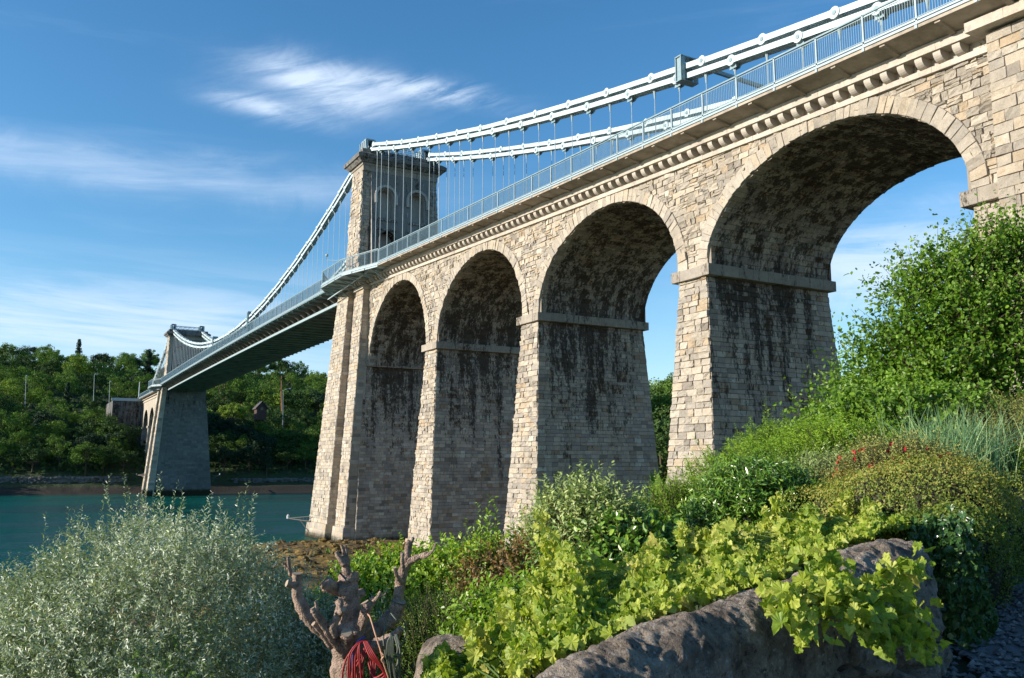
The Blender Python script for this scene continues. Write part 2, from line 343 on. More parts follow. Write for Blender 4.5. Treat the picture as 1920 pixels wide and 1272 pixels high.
BX, BY = .070, .058
piers = [(2.35, -.6, 22.2, -.5), (-18.95, -21.75, 22.25, 1.5), (-40.45, -43.2, 22.2, 4.5), (-61.65, -66.5, 22.1, 5.5)]
def pier_mesh(xl, xr, zt, zb, bxl=BX, bxr=BX, pl=2.0):
    mb = MB(); H = zt-zb; dmp = lambda u, v: np.clip(1.45-(v+.6)/3.0, 0, 1.2)
    L = lambda z: xl+bxl*(zt-z); Rr = lambda z: xr-bxr*(zt-z); Yf = lambda z: BY*(zt-z); Yk = lambda z: YB-BY*(zt-z)
    a, b = -.03, .03
    mb.hexa([(Rr(zb)+b, Yk(zb)+b, zb), (L(zb)+a, Yk(zb)+b, zb), (L(zb)+a, Yf(zb)+a, zb), (Rr(zb)+b, Yf(zb)+a, zb),
             (xr+b, YB+b, zt), (xl+a, YB+b, zt), (xl+a, a, zt), (xr+b, a, zt)], (.4, .3, 0, 0))
    masonry(mb, lambda u, v, h: S3(-u, Yf(v)+h, v), lambda v: -L(v), lambda v: -Rr(v), zb, zt, .44, (.5, 1.0), .12, 4, 4, damp=dmp)
    front = mb; mb2 = MB()
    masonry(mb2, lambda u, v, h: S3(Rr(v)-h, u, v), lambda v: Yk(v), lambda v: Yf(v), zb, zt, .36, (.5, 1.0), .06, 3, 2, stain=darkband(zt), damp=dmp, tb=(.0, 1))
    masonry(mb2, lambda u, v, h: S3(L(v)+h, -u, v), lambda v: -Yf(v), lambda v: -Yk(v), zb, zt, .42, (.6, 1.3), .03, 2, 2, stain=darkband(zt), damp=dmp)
    masonry(mb2, lambda u, v, h: S3(u, Yk(v)-h, v), lambda v: Rr(v), lambda v: L(v), zb, zt, .42, (.6, 1.3), .04, 2, 2, damp=dmp)
    return front, mb2
def moulding(name, x0, x1, z0, z1, pj, parent, ps=.5):
    mb = MB()  # rough impost slab built of separate stones, around the top of a pier
    def run(a, b, ax, lo, hi):
        n = max(1, int(abs(b-a)/1.3)); cs = np.linspace(a, b, n+1)
        for i in range(n):
            j = rng.uniform(-.02, .02); g = .006
            if ax == 'y': mb.box((lo[0]-j, cs[i]+g, z0+rng.uniform(0, .02)), (hi[0]+j, cs[i+1]-g, z1+j), (rng.random(), .25, 0, 0))
            else: mb.box((cs[i]+g, lo[1]-j, z0+rng.uniform(0, .02)), (cs[i+1]-g, hi[1]+j, z1+j), (rng.random(), .06, 0, 0))
    run(YB-pj, pj, 'y', (x1-ps, 0, 0), (x1+.4, 0, 0)); run(YB-pj, pj, 'y', (x0-.4, 0, 0), (x0+ps, 0, 0))
    run(x1+.4, x0-.4, 'x', (0, -.4, 0), (0, pj, 0)); run(x1+.4, x0-.4, 'x', (0, YB-pj, 0), (0, YB+.4, 0))
    o = mb.build(name, M_TRIM2, parent); bv = o.modifiers.new('bevel', 'BEVEL'); bv.width = .035; bv.segments = 2; return o
M_TRIM2 = stone_mat('weathered_impost', [(.28, .25, .21), (.38, .34, .28), (.33, .30, .26), (.42, .37, .31)], bump=.6, lichen=.25)
for k, (xl, xr, zt, zb) in enumerate(piers):
    f, s = pier_mesh(xl, xr, zt, zb)
    p = par(f.build('pier', M_STONE), viaduct)
    par(s.build('side_face', M_SIDE), p); s_ = s
    p.children[0].matrix_parent_inverse = Matrix(); 
    o = moulding('impost', xl, xr, zt, zt+.75, .35, p); o.matrix_parent_inverse = Matrix()
    if k < 2:
        mbp = MB(); ztp = 1.9 if k == 0 else 2.2; h = zt-ztp; hb = zt-zb
        xa, xb, ya = xl+BX*h+.22, xr-BX*h-.22, BY*h+.22; xa2, xb2, ya2 = xl+BX*hb+.3, xr-BX*hb-.3, BY*hb+.3
        dm = lambda u, v: np.clip(1.2-(v+.6)/2.0, 0, 1)
        tt = lambda v: (ztp-v)/(ztp-zb)
        mbp.hexa([(xb2+.03, YB-ya2, zb), (xa2-.03, YB-ya2, zb), (xa2-.03, ya2-.03, zb), (xb2+.03, ya2-.03, zb), (xb+.03, YB-ya, ztp), (xa-.03, YB-ya, ztp), (xa-.03, ya-.03, ztp), (xb+.03, ya-.03, ztp)], (.5, .1, 0, .3))
        masonry(mbp, lambda u, v, h: S3(-u, ya+(ya2-ya)*tt(v)+h, v), lambda v: -(xa+(xa2-xa)*tt(v)), lambda v: -(xb+(xb2-xb)*tt(v)), zb, ztp, .6, (.9, 1.6), .03, damp=dm)
        masonry(mbp, lambda u, v, h: S3(xb+(xb2-xb)*tt(v)-h, u, v), lambda v: YB-ya+0*v, lambda v: ya+(ya2-ya)*tt(v), zb, ztp, .6, (.9, 1.6), .02, damp=dm)
        o = mbp.build('plinth', M_SIDE, p)
# spandrel wall
def sp_keep(u, v):
    x = -u; k = np.ones(len(u), bool)
    for a in range(4):
        _, zz, q = arc_q(a, x, v); k &= ~((q < 1.0) & (zz > -.2)).all(axis=(1, 2))
    return k & ~(v > STR(x)).all(axis=(1, 2))
def sp_warp(u, v):
    x = -u.copy(); z = v.copy()
    for a in range(4):
        x0, x1, zc, s, zs = ARC[a]; xc = (x0+x1)/2; aa = (x0-x1)/2; r = zc-zs
        xx, zz, q = arc_q(a, x, z); ins = (q < 1.05) & (z > zs-.01); f = np.where(ins, 1.05/np.maximum(q, .05), 1)
        xn = xc+xx*f*aa+s*np.clip(zz*f, 0, 1)**2; zn = zs+zz*f*r
        x = np.where(ins, xn, x); z = np.where(ins, zn, z)
    return -x, np.minimum(z, STR(x))
mb = MB()
masonry(mb, lambda u, v, h: S3(-u, h, v), lambda v: -20.9+0*v, lambda v: 63.2+0*v, 22.9, 33.1, .45, (.30, .95), .12, 4, 4, keep=sp_keep, warp=sp_warp, split=.28)
for a in range(4):   # backing and rear wall follow the arches
    t = np.linspace(0, math.pi, 49); x, z = arcp(a, t)
    for Y in (-.03, YB):
        xs = np.concatenate([[ARC[a][0]+.6], x, [ARC[a][1]-.6]]); zs_ = np.concatenate([[ARC[a][4]], z, [ARC[a][4]]])
        top = STR(xs)+.1; v = np.concatenate([S3(xs, Y, zs_), S3(xs, Y, top)]); n = len(xs); i = np.arange(n-1)
        mb.add(v, np.stack([i, i+1, i+n+1, i+n], -1), (.4, .2, .9, 0))
for (xa, xb) in ((2.3, -.9), (-18.9, -22.2), (-40.2, -43.6), (-61.4, -63.2)):
    for Y in (-.035, YB+.005): mb.add([(xa, Y, 22.4), (xb, Y, 22.4), (xb, Y, STR(xb)+.1), (xa, Y, STR(xa)+.1)], np.array([(0, 1, 2, 3)]), (.4, .2, .9, 0))
par(mb.build('spandrel_wall', M_STONE), viaduct)
for a in range(4):
    mb = MB(); zs = ARC[a][4]
    tt = np.linspace(0, math.pi, 400); X_, Z_ = arcp(a, tt); S_ = np.concatenate([[0], np.cumsum(np.hypot(np.diff(X_), np.diff(Z_)))]); Lt = S_[-1]
    t_of = lambda v: np.interp(v, S_, tt)
    def Pv(u, v, h):
        x, z = arcp(a, t_of(v), off=u+0*v); return S3(x, .10+h, z)
    nvs = int(Lt/.50)
    masonry(mb, Pv, lambda v: 0*v+0.0, lambda v: 0*v+.92, 0, Lt, Lt/nvs, (.92, .93), .08, 3, 3, tb=(.25, .8))
    # small return face joining ring to barrel
    x, z = arcp(a, tt[::8]); x = x[:-1] if False else x; n = len(x); i = np.arange(n-1)
    mb.add(np.concatenate([S3(x, 0.085, z), S3(x, -.06, z)]), np.stack([i, i+n, i+n+1, i+1], -1), (.4, .05, .2, 0))
    par(mb.build('arch_ring', M_STONE), viaduct)
    mb = MB()
    def Ps(u, v, h):
        x, z = arcp(a, t_of(v), off=-h-.0); return S3(x, u, z)
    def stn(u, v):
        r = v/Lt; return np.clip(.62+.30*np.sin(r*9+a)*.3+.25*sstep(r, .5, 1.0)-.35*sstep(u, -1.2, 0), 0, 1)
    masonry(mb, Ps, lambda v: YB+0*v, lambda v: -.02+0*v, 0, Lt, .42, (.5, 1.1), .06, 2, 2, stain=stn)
    x, z = arcp(a, tt[::8], off=.04); n = len(x); i = np.arange(n-1)
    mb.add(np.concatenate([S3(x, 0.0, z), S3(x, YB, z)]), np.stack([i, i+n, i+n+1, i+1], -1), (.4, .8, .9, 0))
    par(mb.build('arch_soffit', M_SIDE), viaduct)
# string course, cornice, corbels
def run_stones(mb, x0, x1, zf, dz0, dz1, y0, y1, L, tb=(.2, .9), st=.03):
    n = int(abs(x1-x0)/L); cs = np.linspace(x0, x1, n+1)
    for i in range(n):
        a, b = cs[i]-.004, cs[i+1]+.004; j = rng.uniform(-.008, .008)
        mb.hexa([(b, y0, zf(b)+dz0), (a, y0, zf(a)+dz0), (a, y1+j, zf(a)+dz0), (b, y1+j, zf(b)+dz0), (b, y0, zf(b)+dz1), (a, y0, zf(a)+dz1), (a, y1+j, zf(a)+dz1), (b, y1+j, zf(b)+dz1)], (rng.uniform(*tb), st, 0, 0))
mb = MB(); run_stones(mb, 20.7, -63.2, STR, 0, .30, -.2, .24, 1.5); par(mb.build('string_course', M_TRIM), viaduct); mb = MB(); run_stones(mb, 20.7, -63.2, STR, 0, .38, YB-.2, YB+.2, 3)
par(mb.build('string_course', M_TRIM), viaduct)
mb = MB(); run_stones(mb, 20.7, -63.2, STR, .30, .82, -.3, -.06, 1.2, st=.25); par(mb.build('frieze', M_TRIM), viaduct)
mb = MB(); run_stones(mb, 20.7, -62.6, STR, .82, 1.30, -.6, .80, 1.8); run_stones(mb, -62.6, -70, STR, .82, 1.30, -.6, 1.25, 1.8); par(mb.build('cornice', M_TRIM), viaduct); mb = MB(); run_stones(mb, 20.7, -70, STR, .4, 1.30, YB-.5, YB+.5, 3)
par(mb.build('cornice', M_TRIM), viaduct)
cb = MB(); pr = [(-.1, 0), (.64, 0), (.68, -.07), (.665, -.18), (.62, -.28), (.54, -.38), (.43, -.46), (.30, -.51), (.16, -.53), (-.1, -.53)]
n = len(pr); w = .20
v = [(-w, y, z) for y, z in pr]+[(w, y, z) for y, z in pr]; i = np.arange(n); i2 = (i+1) % n
cb.add(v, [np.stack([i, i2, i2+n, i+n], -1), np.array([list(range(n))[::-1]]), np.array([list(range(n, 2*n))])], (.45, .05, 0, 0))
c0 = cb.build('corbel', M_TRIM)
cx = np.arange(20.2, -62.6, -1.012)
for i, x in enumerate(cx):
    c = c0 if i == 0 else c0.copy()
    if i: COL.objects.link(c)
    c.parent = viaduct; c.matrix_parent_inverse = Matrix.Translation((20, 0, 0)); c.location = (x, .018, float(STR(x))+.822)
# land-end buttress
mb = MB(); by_ = .55
mb.box((-80, YB-.6, 3), (-63.25, by_-.03, 28.9), (.4, .1, 0, 0))
masonry(mb, lambda u, v, h: S3(-u, by_+h, v), lambda v: 63.2+0*v, lambda v: 70+0*v, 5, float(STR(-63.5))+.7, .5, (.6, 1.3), .09, 4, 3)
masonry(mb, lambda u, v, h: S3(-63.2+h, -u, v), lambda v: -by_+0*v, lambda v: .1+0*v, 5, float(STR(-63.5))+.7, .5, (.6, 1.3), .04)
par(mb.build('end_buttress', M_STONE), viaduct)

# ------------------------------------------------------------ towers
def wall_open(mb, P, y0, y1, z0, z1, ops, rec, c=(.5, .3, 0, 0), cb=(.6, .15, 0, 0)):
    """flat wall in (y,z) with round-headed recesses; ops: (yc, halfwidth, zbottom, zspring)"""
    ys = {y0, y1}
    for yc, hw, zb, zs in ops: ys |= {yc+hw*math.cos(t) for t in np.linspace(0, math.pi, 15)}
    ys = sorted(ys)
    def q(a, b, za0, za1, zb0, zb1, h, cc): mb.add([P(a, za0, h), P(b, zb0, h), P(b, zb1, h), P(a, za1, h)], np.array([(0, 1, 2, 3)]), cc)
    for a, b in zip(ys[:-1], ys[1:]):
        m_ = (a+b)/2; cols = sorted([o for o in ops if abs(m_-o[0]) < o[1]], key=lambda o: o[2]); za = zb_ = z0
        for yc, hw, zb, zs in cols:
            q(a, b, za, zb, zb_, zb, 0, c)
            ta = zs+math.sqrt(max(hw*hw-(a-yc)**2, 0)); tb = zs+math.sqrt(max(hw*hw-(b-yc)**2, 0))
            if rec: q(a, b, zb, ta, zb, tb, -rec, cb)
            mb.add([P(a, ta, 0), P(b, tb, 0), P(b, tb, -(rec or 4.0)), P(a, ta, -(rec or 4.0))], np.array([(0, 1, 2, 3)]), cb)
            za, zb_ = ta, tb
        q(a, b, za, z1, zb_, z1, 0, c)
    for yc, hw, zb, zs in ops:
        for s in (-1, 1): mb.add([P(yc+s*hw, zb, 0), P(yc+s*hw, zs, 0), P(yc+s*hw, zs, -(rec or 4.0)), P(yc+s*hw, zb, -(rec or 4.0))], np.array([(0, 1, 2, 3)]), cb)
def tower(X0, sg, zd, zt, label, far=False):
    """X0 = centre line; sg=+1 land side at -X; zd deck level, zt top of shaft"""
    T = empty('suspension_tower', (X0, YB/2, zd), label, 'bridge tower')
    H = zt-zd; fx = lambda x: X0+sg*x
    tz = lambda z: (zt-z)/H
    # corner blocks front and back : land face at -1.9..-2.4, river face +1.9..+2.8
    res = (2, 2) if not far else (2, 2)
    mb = MB()
    lf = lambda z: -1.75-.55*tz(z); rf = lambda z: 2.3+.9*tz(z); yf = lambda z: -.2+.55*tz(z); yk = lambda z: -11.2-.55*tz(z)
    zz = [zd, zt]
    cor = [(lf, yk), (rf, yk), (rf, yf), (lf, yf)]
    # front and back corner piers as solids (1.25 m thick) plus river face
    mbb = MB()
    for (ya, yb, mb_) in ((lambda z: yf(z)-1.25, yf, mb), (yk, lambda z: yk(z)+1.25, mbb)):
        mb_.hexa([(fx(lf(z)+.03), ya(z)+.03, z) if q == 0 else (fx(rf(z)-.03), ya(z)+.03, z) if q == 1 else (fx(rf(z)-.03), yb(z)-.03, z) if q == 2 else (fx(lf(z)+.03), yb(z)-.03, z) for z in zz for q in range(4)], (.4, .3, 0, 0))
    kw = dict(course=.5 if not far else .8, blen=(.6, 1.2) if not far else (1, 2), nu=3, nv=2)
    o1 = lambda f: (lambda v: f(v))
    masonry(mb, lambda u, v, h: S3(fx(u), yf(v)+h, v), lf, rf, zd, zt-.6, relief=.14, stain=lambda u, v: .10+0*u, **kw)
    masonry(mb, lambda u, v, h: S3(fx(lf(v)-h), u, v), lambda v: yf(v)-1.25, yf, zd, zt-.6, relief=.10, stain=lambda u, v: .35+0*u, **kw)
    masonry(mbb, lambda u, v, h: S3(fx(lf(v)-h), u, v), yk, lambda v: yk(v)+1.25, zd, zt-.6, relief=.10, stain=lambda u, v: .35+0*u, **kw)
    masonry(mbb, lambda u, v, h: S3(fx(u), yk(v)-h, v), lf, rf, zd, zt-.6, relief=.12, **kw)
    ob = mbb.build('shaft', M_STONE); ob.parent = T; ob.matrix_parent_inverse = Matrix.Translation(-Vector(T.location))
    of = mb.build('shaft', M_STONE); of.parent = T; of.matrix_parent_inverse = Matrix.Translation(-Vector(T.location))
    # centre panel with niches and carriageway arches
    s = H/16.6; mb = MB()
    for side in (-1, 1):
        cx_ = lambda z: (lf(z)-.25-.75*tz(z)) if side < 0 else rf(z)-.35
        P = lambda y, z, h, cx_=cx_, side=side: (fx(cx_(z)+side*h), y, z)
        for (yc) in (-3.45, -8.05): pass
        wall_open(mb, P, -10.1, -1.3, zd, zt-.5, [(-3.4, 1.2, zd, zd+5.9*s), (-8.1, 1.2, zd, zd+5.9*s), (-3.4, 1.15, zd+9.2*s, zd+12.3*s), (-8.1, 1.15, zd+9.2*s, zd+12.3*s)], 1.2, c=(.22, .34, 0, 0), cb=(1.0, .05, 0, 0))
    for y in (-1.3, -10.1):
        q = [(fx(lf(z)-.25-.75*tz(z)), y, z) for z in zz]+[(fx(rf(z)-.35), y, z) for z in zz[::-1]]
        mb.add(q, np.array([(0, 1, 2, 3)]), (.8, .1, 0, 0))
    # carriageway tunnels
    for yc in (-3.4, -8.1):
        th = np.linspace(0, math.pi, 13); n = 15; yy = np.concatenate([[yc+1.2], yc+1.2*np.cos(th), [yc-1.2]]); zz_ = np.concatenate([[zd], zd+5.9*s+1.2*np.sin(th), [zd]])
        i = np.arange(n-1); mb.add(np.concatenate([S3(fx(-3.25), yy, zz_), S3(fx(2.8), yy, zz_)]), np.stack([i, i+1, i+n+1, i+n], -1), (.3, .8, 0, 0))
    o = mb.build('panel_wall', M_ASH); o.parent = T; o.matrix_parent_inverse = Matrix.Translation(-Vector(T.location))
    # mouldings round the niches, sill bands
    for yc in (-3.4, -8.1):
        mb = MB()
        for r0, zsp, zb0 in ((1.5, zd+12.3*s, zd+11.2*s),):
            xx = lambda z: lf(z)-.32-.75*tz(z)
            pts = [(yc+r0, zb0)]+[(yc+r0*math.cos(t), zsp+r0*math.sin(t)) for t in np.linspace(0, math.pi, 17)]+[(yc-r0, zb0)]
            for a, b in zip(pts[:-1], pts[1:]): mb.bar((fx(xx(a[1])), *a), (fx(xx(b[1])), *b), .34, .45, up=(1, 0, 0), c=(1.0, .0, 0, 0))
        o = mb.build('niche_moulding', M_ASH); o.parent = T; o.matrix_parent_inverse = Matrix.Translation(-Vector(T.location))
        for zo in (8.7, 7.3): mb = MB(); z = zd+zo*s; mb.box((min(fx(lf(z)-.25-.75*tz(z)-.16), fx(lf(z))), yc-1.5, z), (max(fx(lf(z)-.25-.75*tz(z)-.16), fx(lf(z))), yc+1.5, z+.22), (.7, .5, 0, 0)); o = mb.build('sill_band', M_ASH); o.parent = T; o.matrix_parent_inverse = Matrix.Translation(-Vector(T.location))
    # frieze band + cornice + blocking course
    mb = MB()
    def ring(z0, z1, e0, e1, c):
        mb.hexa([(fx(-2.1-e), -11.3-e, z) if q == 0 else (fx(2.4+e), -11.3-e, z) if q == 1 else (fx(2.4+e), -.1+e, z) if q == 2 else (fx(-2.1-e), -.1+e, z) for z, e in ((z0, e0), (z1, e1)) for q in range(4)], c)
    ring(zt-.8, zt-.05, -.02, .0, (.5, .15, 0, 0)); ring(zt-.05, zt+.25, .12, .2, (.6, .1, 0, 0))
    o = mb.build('frieze', M_TRIM2); o.parent = T; o.matrix_parent_inverse = Matrix.Translation(-Vector(T.location))
    mb = MB(); ring(zt+.25, zt+.75, .45, .85, (.2, .5, 0, 0)); ring(zt+.75, zt+1.25, 1.0, 1.05, (.1, .4, 0, 0)); ring(zt+1.25, zt+1.6, .95, .55, (.1, .5, 0, 0)); ring(zt+1.6, zt+2.25, .25, .2, (.1, .5, 0, 0))
    o = mb.build('cornice', M_ASH); o.parent = T; o.matrix_parent_inverse = Matrix.Translation(-Vector(T.location))
    zc = zt+2.25
    for Y in (-1.39, -9.86):
        mb = MB()
        for yy in (-.55, .55):
            mb.hexa([(fx(-1.5), Y+yy-.06, zc), (fx(1.5), Y+yy-.06, zc), (fx(1.5), Y+yy+.06, zc), (fx(-1.5), Y+yy+.06, zc), (fx(-1.1), Y+yy-.06, zc+1.9), (fx(1.0), Y+yy-.06, zc+1.9), (fx(1.0), Y+yy+.06, zc+1.9), (fx(-1.1), Y+yy+.06, zc+1.9)])
            for xx in (-1.25, -.4, .4, 1.2): mb.box((min(fx(xx), fx(xx+.1)), Y+yy-.2, zc), (max(fx(xx), fx(xx+.1)), Y+yy+.2, zc+1.8))
        mb.box((min(fx(-1.1), fx(1.0)), Y-.62, zc+1.75), (max(fx(-1.1), fx(1.0)), Y+.62, zc+1.95))
        mb.box((min(fx(-1.1), fx(1.0)), Y-.5, zc), (max(fx(-1.1), fx(1.0)), Y+.5, zc+.5))
        o = mb.build('chain_saddle', M_EDGE); o.parent = T; o.matrix_parent_inverse = Matrix.Translation(-Vector(T.location))
    mb = MB(); ya, yb = -2.1, -9.2; nb = 10
    for xx in (-.8, .8):
        for z in (zc+.35, zc+1.35): mb.bar((fx(xx), ya, z), (fx(xx), yb, z), .14, .14)
        for i in range(nb):
            a, b = ya+(yb-ya)*i/nb, ya+(yb-ya)*(i+1)/nb
            mb.bar((fx(xx), a, zc+(.35 if i % 2 else 1.35)), (fx(xx), b, zc+(1.35 if i % 2 else .35)), .07, .07)
    o = mb.build('lattice_girder', M_STEEL); o.parent = T; o.matrix_parent_inverse = Matrix.Translation(-Vector(T.location))
    mb = MB()
    for i in range(9):
        y = -2.2-i*.88; mb.bar((fx(-2.2), y, zc-.02), (fx(-2.2), y, zc+1.0), .05, .05)
    for z in (zc+.5, zc+1.0): mb.bar((fx(-2.2), -2.2, z), (fx(-2.2), -9.3, z), .05, .05)
    o = mb.build('maintenance_rail', M_STEEL); o.parent = T; o.matrix_parent_inverse = Matrix.Translation(-Vector(T.location))
    return T
XT, XF = 26.9, 203.0
tower(XT, 1, 34.4, 50.8, 'near grey stone tower with two blind round niches above carriageway arches', far=False)
tower(XF, -1, 33.6, 49.0, 'small far stone tower across the strait with chains draped before it', far=True)

# tower piers standing in the strait
def tower_pier(X0, sg, zt, zb, label, far=False):
    T = empty('tower_pier', (X0, YB/2, zb), label, 'bridge pier'); Q = Matrix.Translation(-Vector(T.location))
    fx = lambda x: X0+sg*x; H = lambda z: zt-z; dmp = lambda u, v: np.clip((1.75 if far else 1.4)-(v+.6)/(3.0 if far else 2.8), 0, 1.2)
    lx = lambda z: -6.15-.055*np.clip(22.4-z, 0, None); rx = lambda z: 4.3+.115*H(z); yw = lambda z: .048*H(z); yk = lambda z: YB-(.085 if far else .06)*H(z)
    if far: rx = lambda z: 4.3+.06*H(z); yw = lambda z: .3+.075*H(z)
    S = lambda mbx, nm, mt: setattr(mbx, 'o', mbx.build(nm, mt)) or mbx.o
    mb = MB(); mb.hexa([(fx(a(z)+da), b(z)+db, z) for z in (zb, zt) for a, b, da, db in ((lx, yk, .7, .03), (rx, yk, -.03, .03), (rx, yw, -.03, -.03), (lx, yw, .7, -.03))], (.4, .25, 0, 0))
    kw = dict(course=.46, blen=(.6, 1.2)) if not far else dict(course=.75, blen=(1.2, 2.6))
    masonry(mb, lambda u, v, h: S3(fx(u), yw(v)+h, v), lx, rx, zb, zt, relief=.05, damp=dmp, **kw)
    zl = 22.3
    if not far:
        masonry(mb, lambda u, v, h: S3(fx(lx(v)-h), u, v), yk, yw, zb, zl, course=.36, blen=(.5, 1.0), relief=.06, stain=darkband(22.3), damp=dmp)
    masonry(mb, lambda u, v, h: S3(fx(rx(v)+h), u, v), yk, yw, zb, zt, course=.7, blen=(1, 2.2), relief=.05, stain=lambda u, v: .12+.22*sstep(v, 20, 30), damp=dmp)
    o = mb.build('pier_body', M_FAR if far else M_SIDE); o.parent = T; o.matrix_parent_inverse = Q
    for (xa, xb, sa, sb) in ((-6.15+.0, -3.4, -.02, .01), (-.1, 4.35, .012, .125)) if not far else ((-6.15, -3.6, -.02, .01), (1.9, 4.5, .04, .06)):
        pf = (lambda z: .8+.064*H(z)) if not far else (lambda z: 1.3+.095*H(z))
        A = lambda z: xa+sa*H(z); B = lambda z: xb+sb*H(z); mb = MB()
        mb.hexa([(fx(a(z)+da), b(z)+db, z) for z in (zb, zt-.3) for a, b, da, db in ((A, yw, .03, -.3), (B, yw, -.03, -.3), (B, pf, -.03, -.03), (A, pf, .03, -.03))], (.4, .15, 0, 0))
        masonry(mb, lambda u, v, h: S3(fx(u), pf(v)+h, v), A, B, zb, zt-.3, relief=.07, nv=3, damp=dmp, **kw)
        masonry(mb, lambda u, v, h: S3(fx(A(v)-h), u, v), yw, pf, zb, zt-.3, relief=.035, damp=dmp, **kw)
        masonry(mb, lambda u, v, h: S3(fx(B(v)+h), u, v), yw, pf, zb, zt-.3, relief=.035, damp=dmp, **kw)
        o = mb.build('pilaster', M_STONE); o.parent = T; o.matrix_parent_inverse = Q
        if not far:
            mb = MB(); zp = 2.0
            a0, b0, y0_ = A(zp)-.22, B(zp)+.22, pf(zp)+.22; a1, b1, y1_ = A(zb)-.3, B(zb)+.3, pf(zb)+.3; tp = lambda v: (zp-v)/(zp-zb)
            fa = lambda v: a0+(a1-a0)*tp(v); fb = lambda v: b0+(b1-b0)*tp(v); fy = lambda v: y0_+(y1_-y0_)*tp(v)
            mb.hexa([(fx(a), b, z) for z in (zb, zp) for a, b in ((fa(z)+.03, 1.), (fb(z)-.03, 1.), (fb(z)-.03, fy(z)-.03), (fa(z)+.03, fy(z)-.03))], (.5, .1, 0, .2))
            masonry(mb, lambda u, v, h: S3(fx(u), fy(v)+h, v), fa, fb, zb, zp, .6, (.9, 1.5), .03, damp=dmp)
            masonry(mb, lambda u, v, h: S3(fx(fa(v)-h), u, v), lambda v: 1.+0*v, fy, zb, zp, .6, (.9, 1.5), .03, damp=dmp)
            mb.box((min(fx(fa(zp)), fx(fb(zp))), 1., zp-.02), (max(fx(fa(zp)), fx(fb(zp))), fy(zp), zp+.05), (.5, .05, 0, 0))
            o = mb.build('plinth', M_STONE); o.parent = T; o.matrix_parent_inverse = Q
    if not far:
        # band mouldings and bracketed cap on the landward pilaster
        mb = MB(); za = 32.5
        mb.box((fx(-6.55), -.1, za-.0), (fx(-3.0), 1.12, za+.35), (.4, .1, 0, 0)); mb.box((fx(-6.7), -.1, za+1.0), (fx(-2.9), 1.55, za+1.45), (.6, .05, 0, 0)); mb.box((fx(-6.2), -.1, za+.35), (fx(-3.35), .85, za+1.0), (.6, .05, 0, 0))
        mb.box((fx(-.4), -.1, za+1.0), (fx(4.6), 1.3, za+1.4), (.6, .05, 0, 0))
        o = mb.build('pilaster_cap', M_TRIM); o.parent = T; o.matrix_parent_inverse = Q
        for x in (-6.2, -5.4, -4.6, -3.8):
            c = c0.copy(); COL.objects.link(c); c.parent = T; c.matrix_parent_inverse = Q; c.location = (fx(x)+.3, .84, za+.99)
        f = moulding('impost', fx(-5.2), fx(-6.15), 22.3, 22.95, .35, T, .45); f.matrix_parent_inverse = Q
    return T
tower_pier(XT, 1, 33.5, -1.0, 'tall near pier with two stone buttresses standing on weedy rocks at the waterline')
tower_pier(XF, -1, 33.2, -1.0, 'tapering grey pier of the far tower rising from the water', far=True)

# ------------------------------------------------------------ deck, footways, railings
zfa = lambda x: 33.62+.0385*np.asarray(x, float)
def zmain(x):
    t = (np.asarray(x, float)-XT)/(XF-XT); return 34.35-.75*t+1.2*t*(1-t)
def zdk(x):
    x = np.asarray(x, float); return np.where(x < 20, zfa(x), np.where(x < XF, zmain(x), zmain(XF)-.02*(x-XF)))
YR = 2.1
def slab(mb, xs, y0, y1, za, zb):
    for a, b in zip(xs[:-1], xs[1:]):
        mb.hexa([(a, y0, za(a)), (b, y0, za(b)), (b, y1, za(b)), (a, y1, za(a)), (a, y0, zb(a)), (b, y0, zb(b)), (b, y1, zb(b)), (a, y1, zb(a))])
def railing(name, path, zf, h, label, sp=3.05, bs=.14, loc=None, group=None, fine=True, mat=None):
    """path: list of (x,y); post + handrail + baluster panels"""
    T = empty(name, (path[0][0], path[0][1], float(zf(path[0][0]))), label, 'railing', group); Q = Matrix.Translation(-Vector(T.location))
    P2 = np.array(path, float); seg = np.hypot(*(P2[1:]-P2[:-1]).T); S = np.concatenate([[0], np.cumsum(seg)]); L = S[-1]
    pt = lambda s: (np.interp(s, S, P2[:, 0]), np.interp(s, S, P2[:, 1]))
    n = max(1, round(L/sp)); ss = sorted(set(np.round(np.concatenate([np.linspace(0, L, n+1)]), 3)))
    hr = MB(); lr = MB(); allp = []
    for a, b in zip(ss[:-1], ss[1:]):
        (xa, ya), (xb, yb) = pt(a), pt(b); A = np.array([xa, ya, zf(xa)], float); B = np.array([xb, yb, zf(xb)], float)
        hr.bar(A+(0, 0, h), B+(0, 0, h), .10, .09); lr.bar(A+(0, 0, .10), B+(0, 0, .10), .10, .10); lr.bar(A+(0, .08, -.12), B+(0, .08, -.12), .10, .13)
        pm = MB(); m = max(2, int((b-a)/bs)); 
        pm.bar(A+(0, 0, .22), B+(0, 0, .22), .03, .04); pm.bar(A+(0, 0, h-.14), B+(0, 0, h-.14), .03, .04)
        for i in range(1, m):
            q = A+(B-A)*i/m; pm.bar(q+(0, 0, .22), q+(0, 0, h-.14), .022, .022)
        o = pm.build('baluster_panel', mat or M_RAIL); o.parent = T; o.matrix_parent_inverse = Q
    for s in ss:
        x, y = pt(s); pm = MB(); z = float(zf(x)); pm.box((x-.045, y-.05, z-.25), (x+.045, y+.05, z+h)); pm.box((x-.07, y-.06, z-.38), (x+.07, y+.12, z-.2))
        o = pm.build('post', M_EDGE); o.parent = T; o.matrix_parent_inverse = Q
    o = hr.build('handrail', M_RAIL); o.parent = T; o.matrix_parent_inverse = Q
    o = lr.build('kerb_rail', M_EDGE); o.parent = T; o.matrix_parent_inverse = Q
    return T
DK = empty('approach_deck', (-20, YB/2, 33), 'concrete roadway and overhanging footway carried on top of the viaduct', 'bridge deck'); QD = Matrix.Translation(-Vector(DK.location))
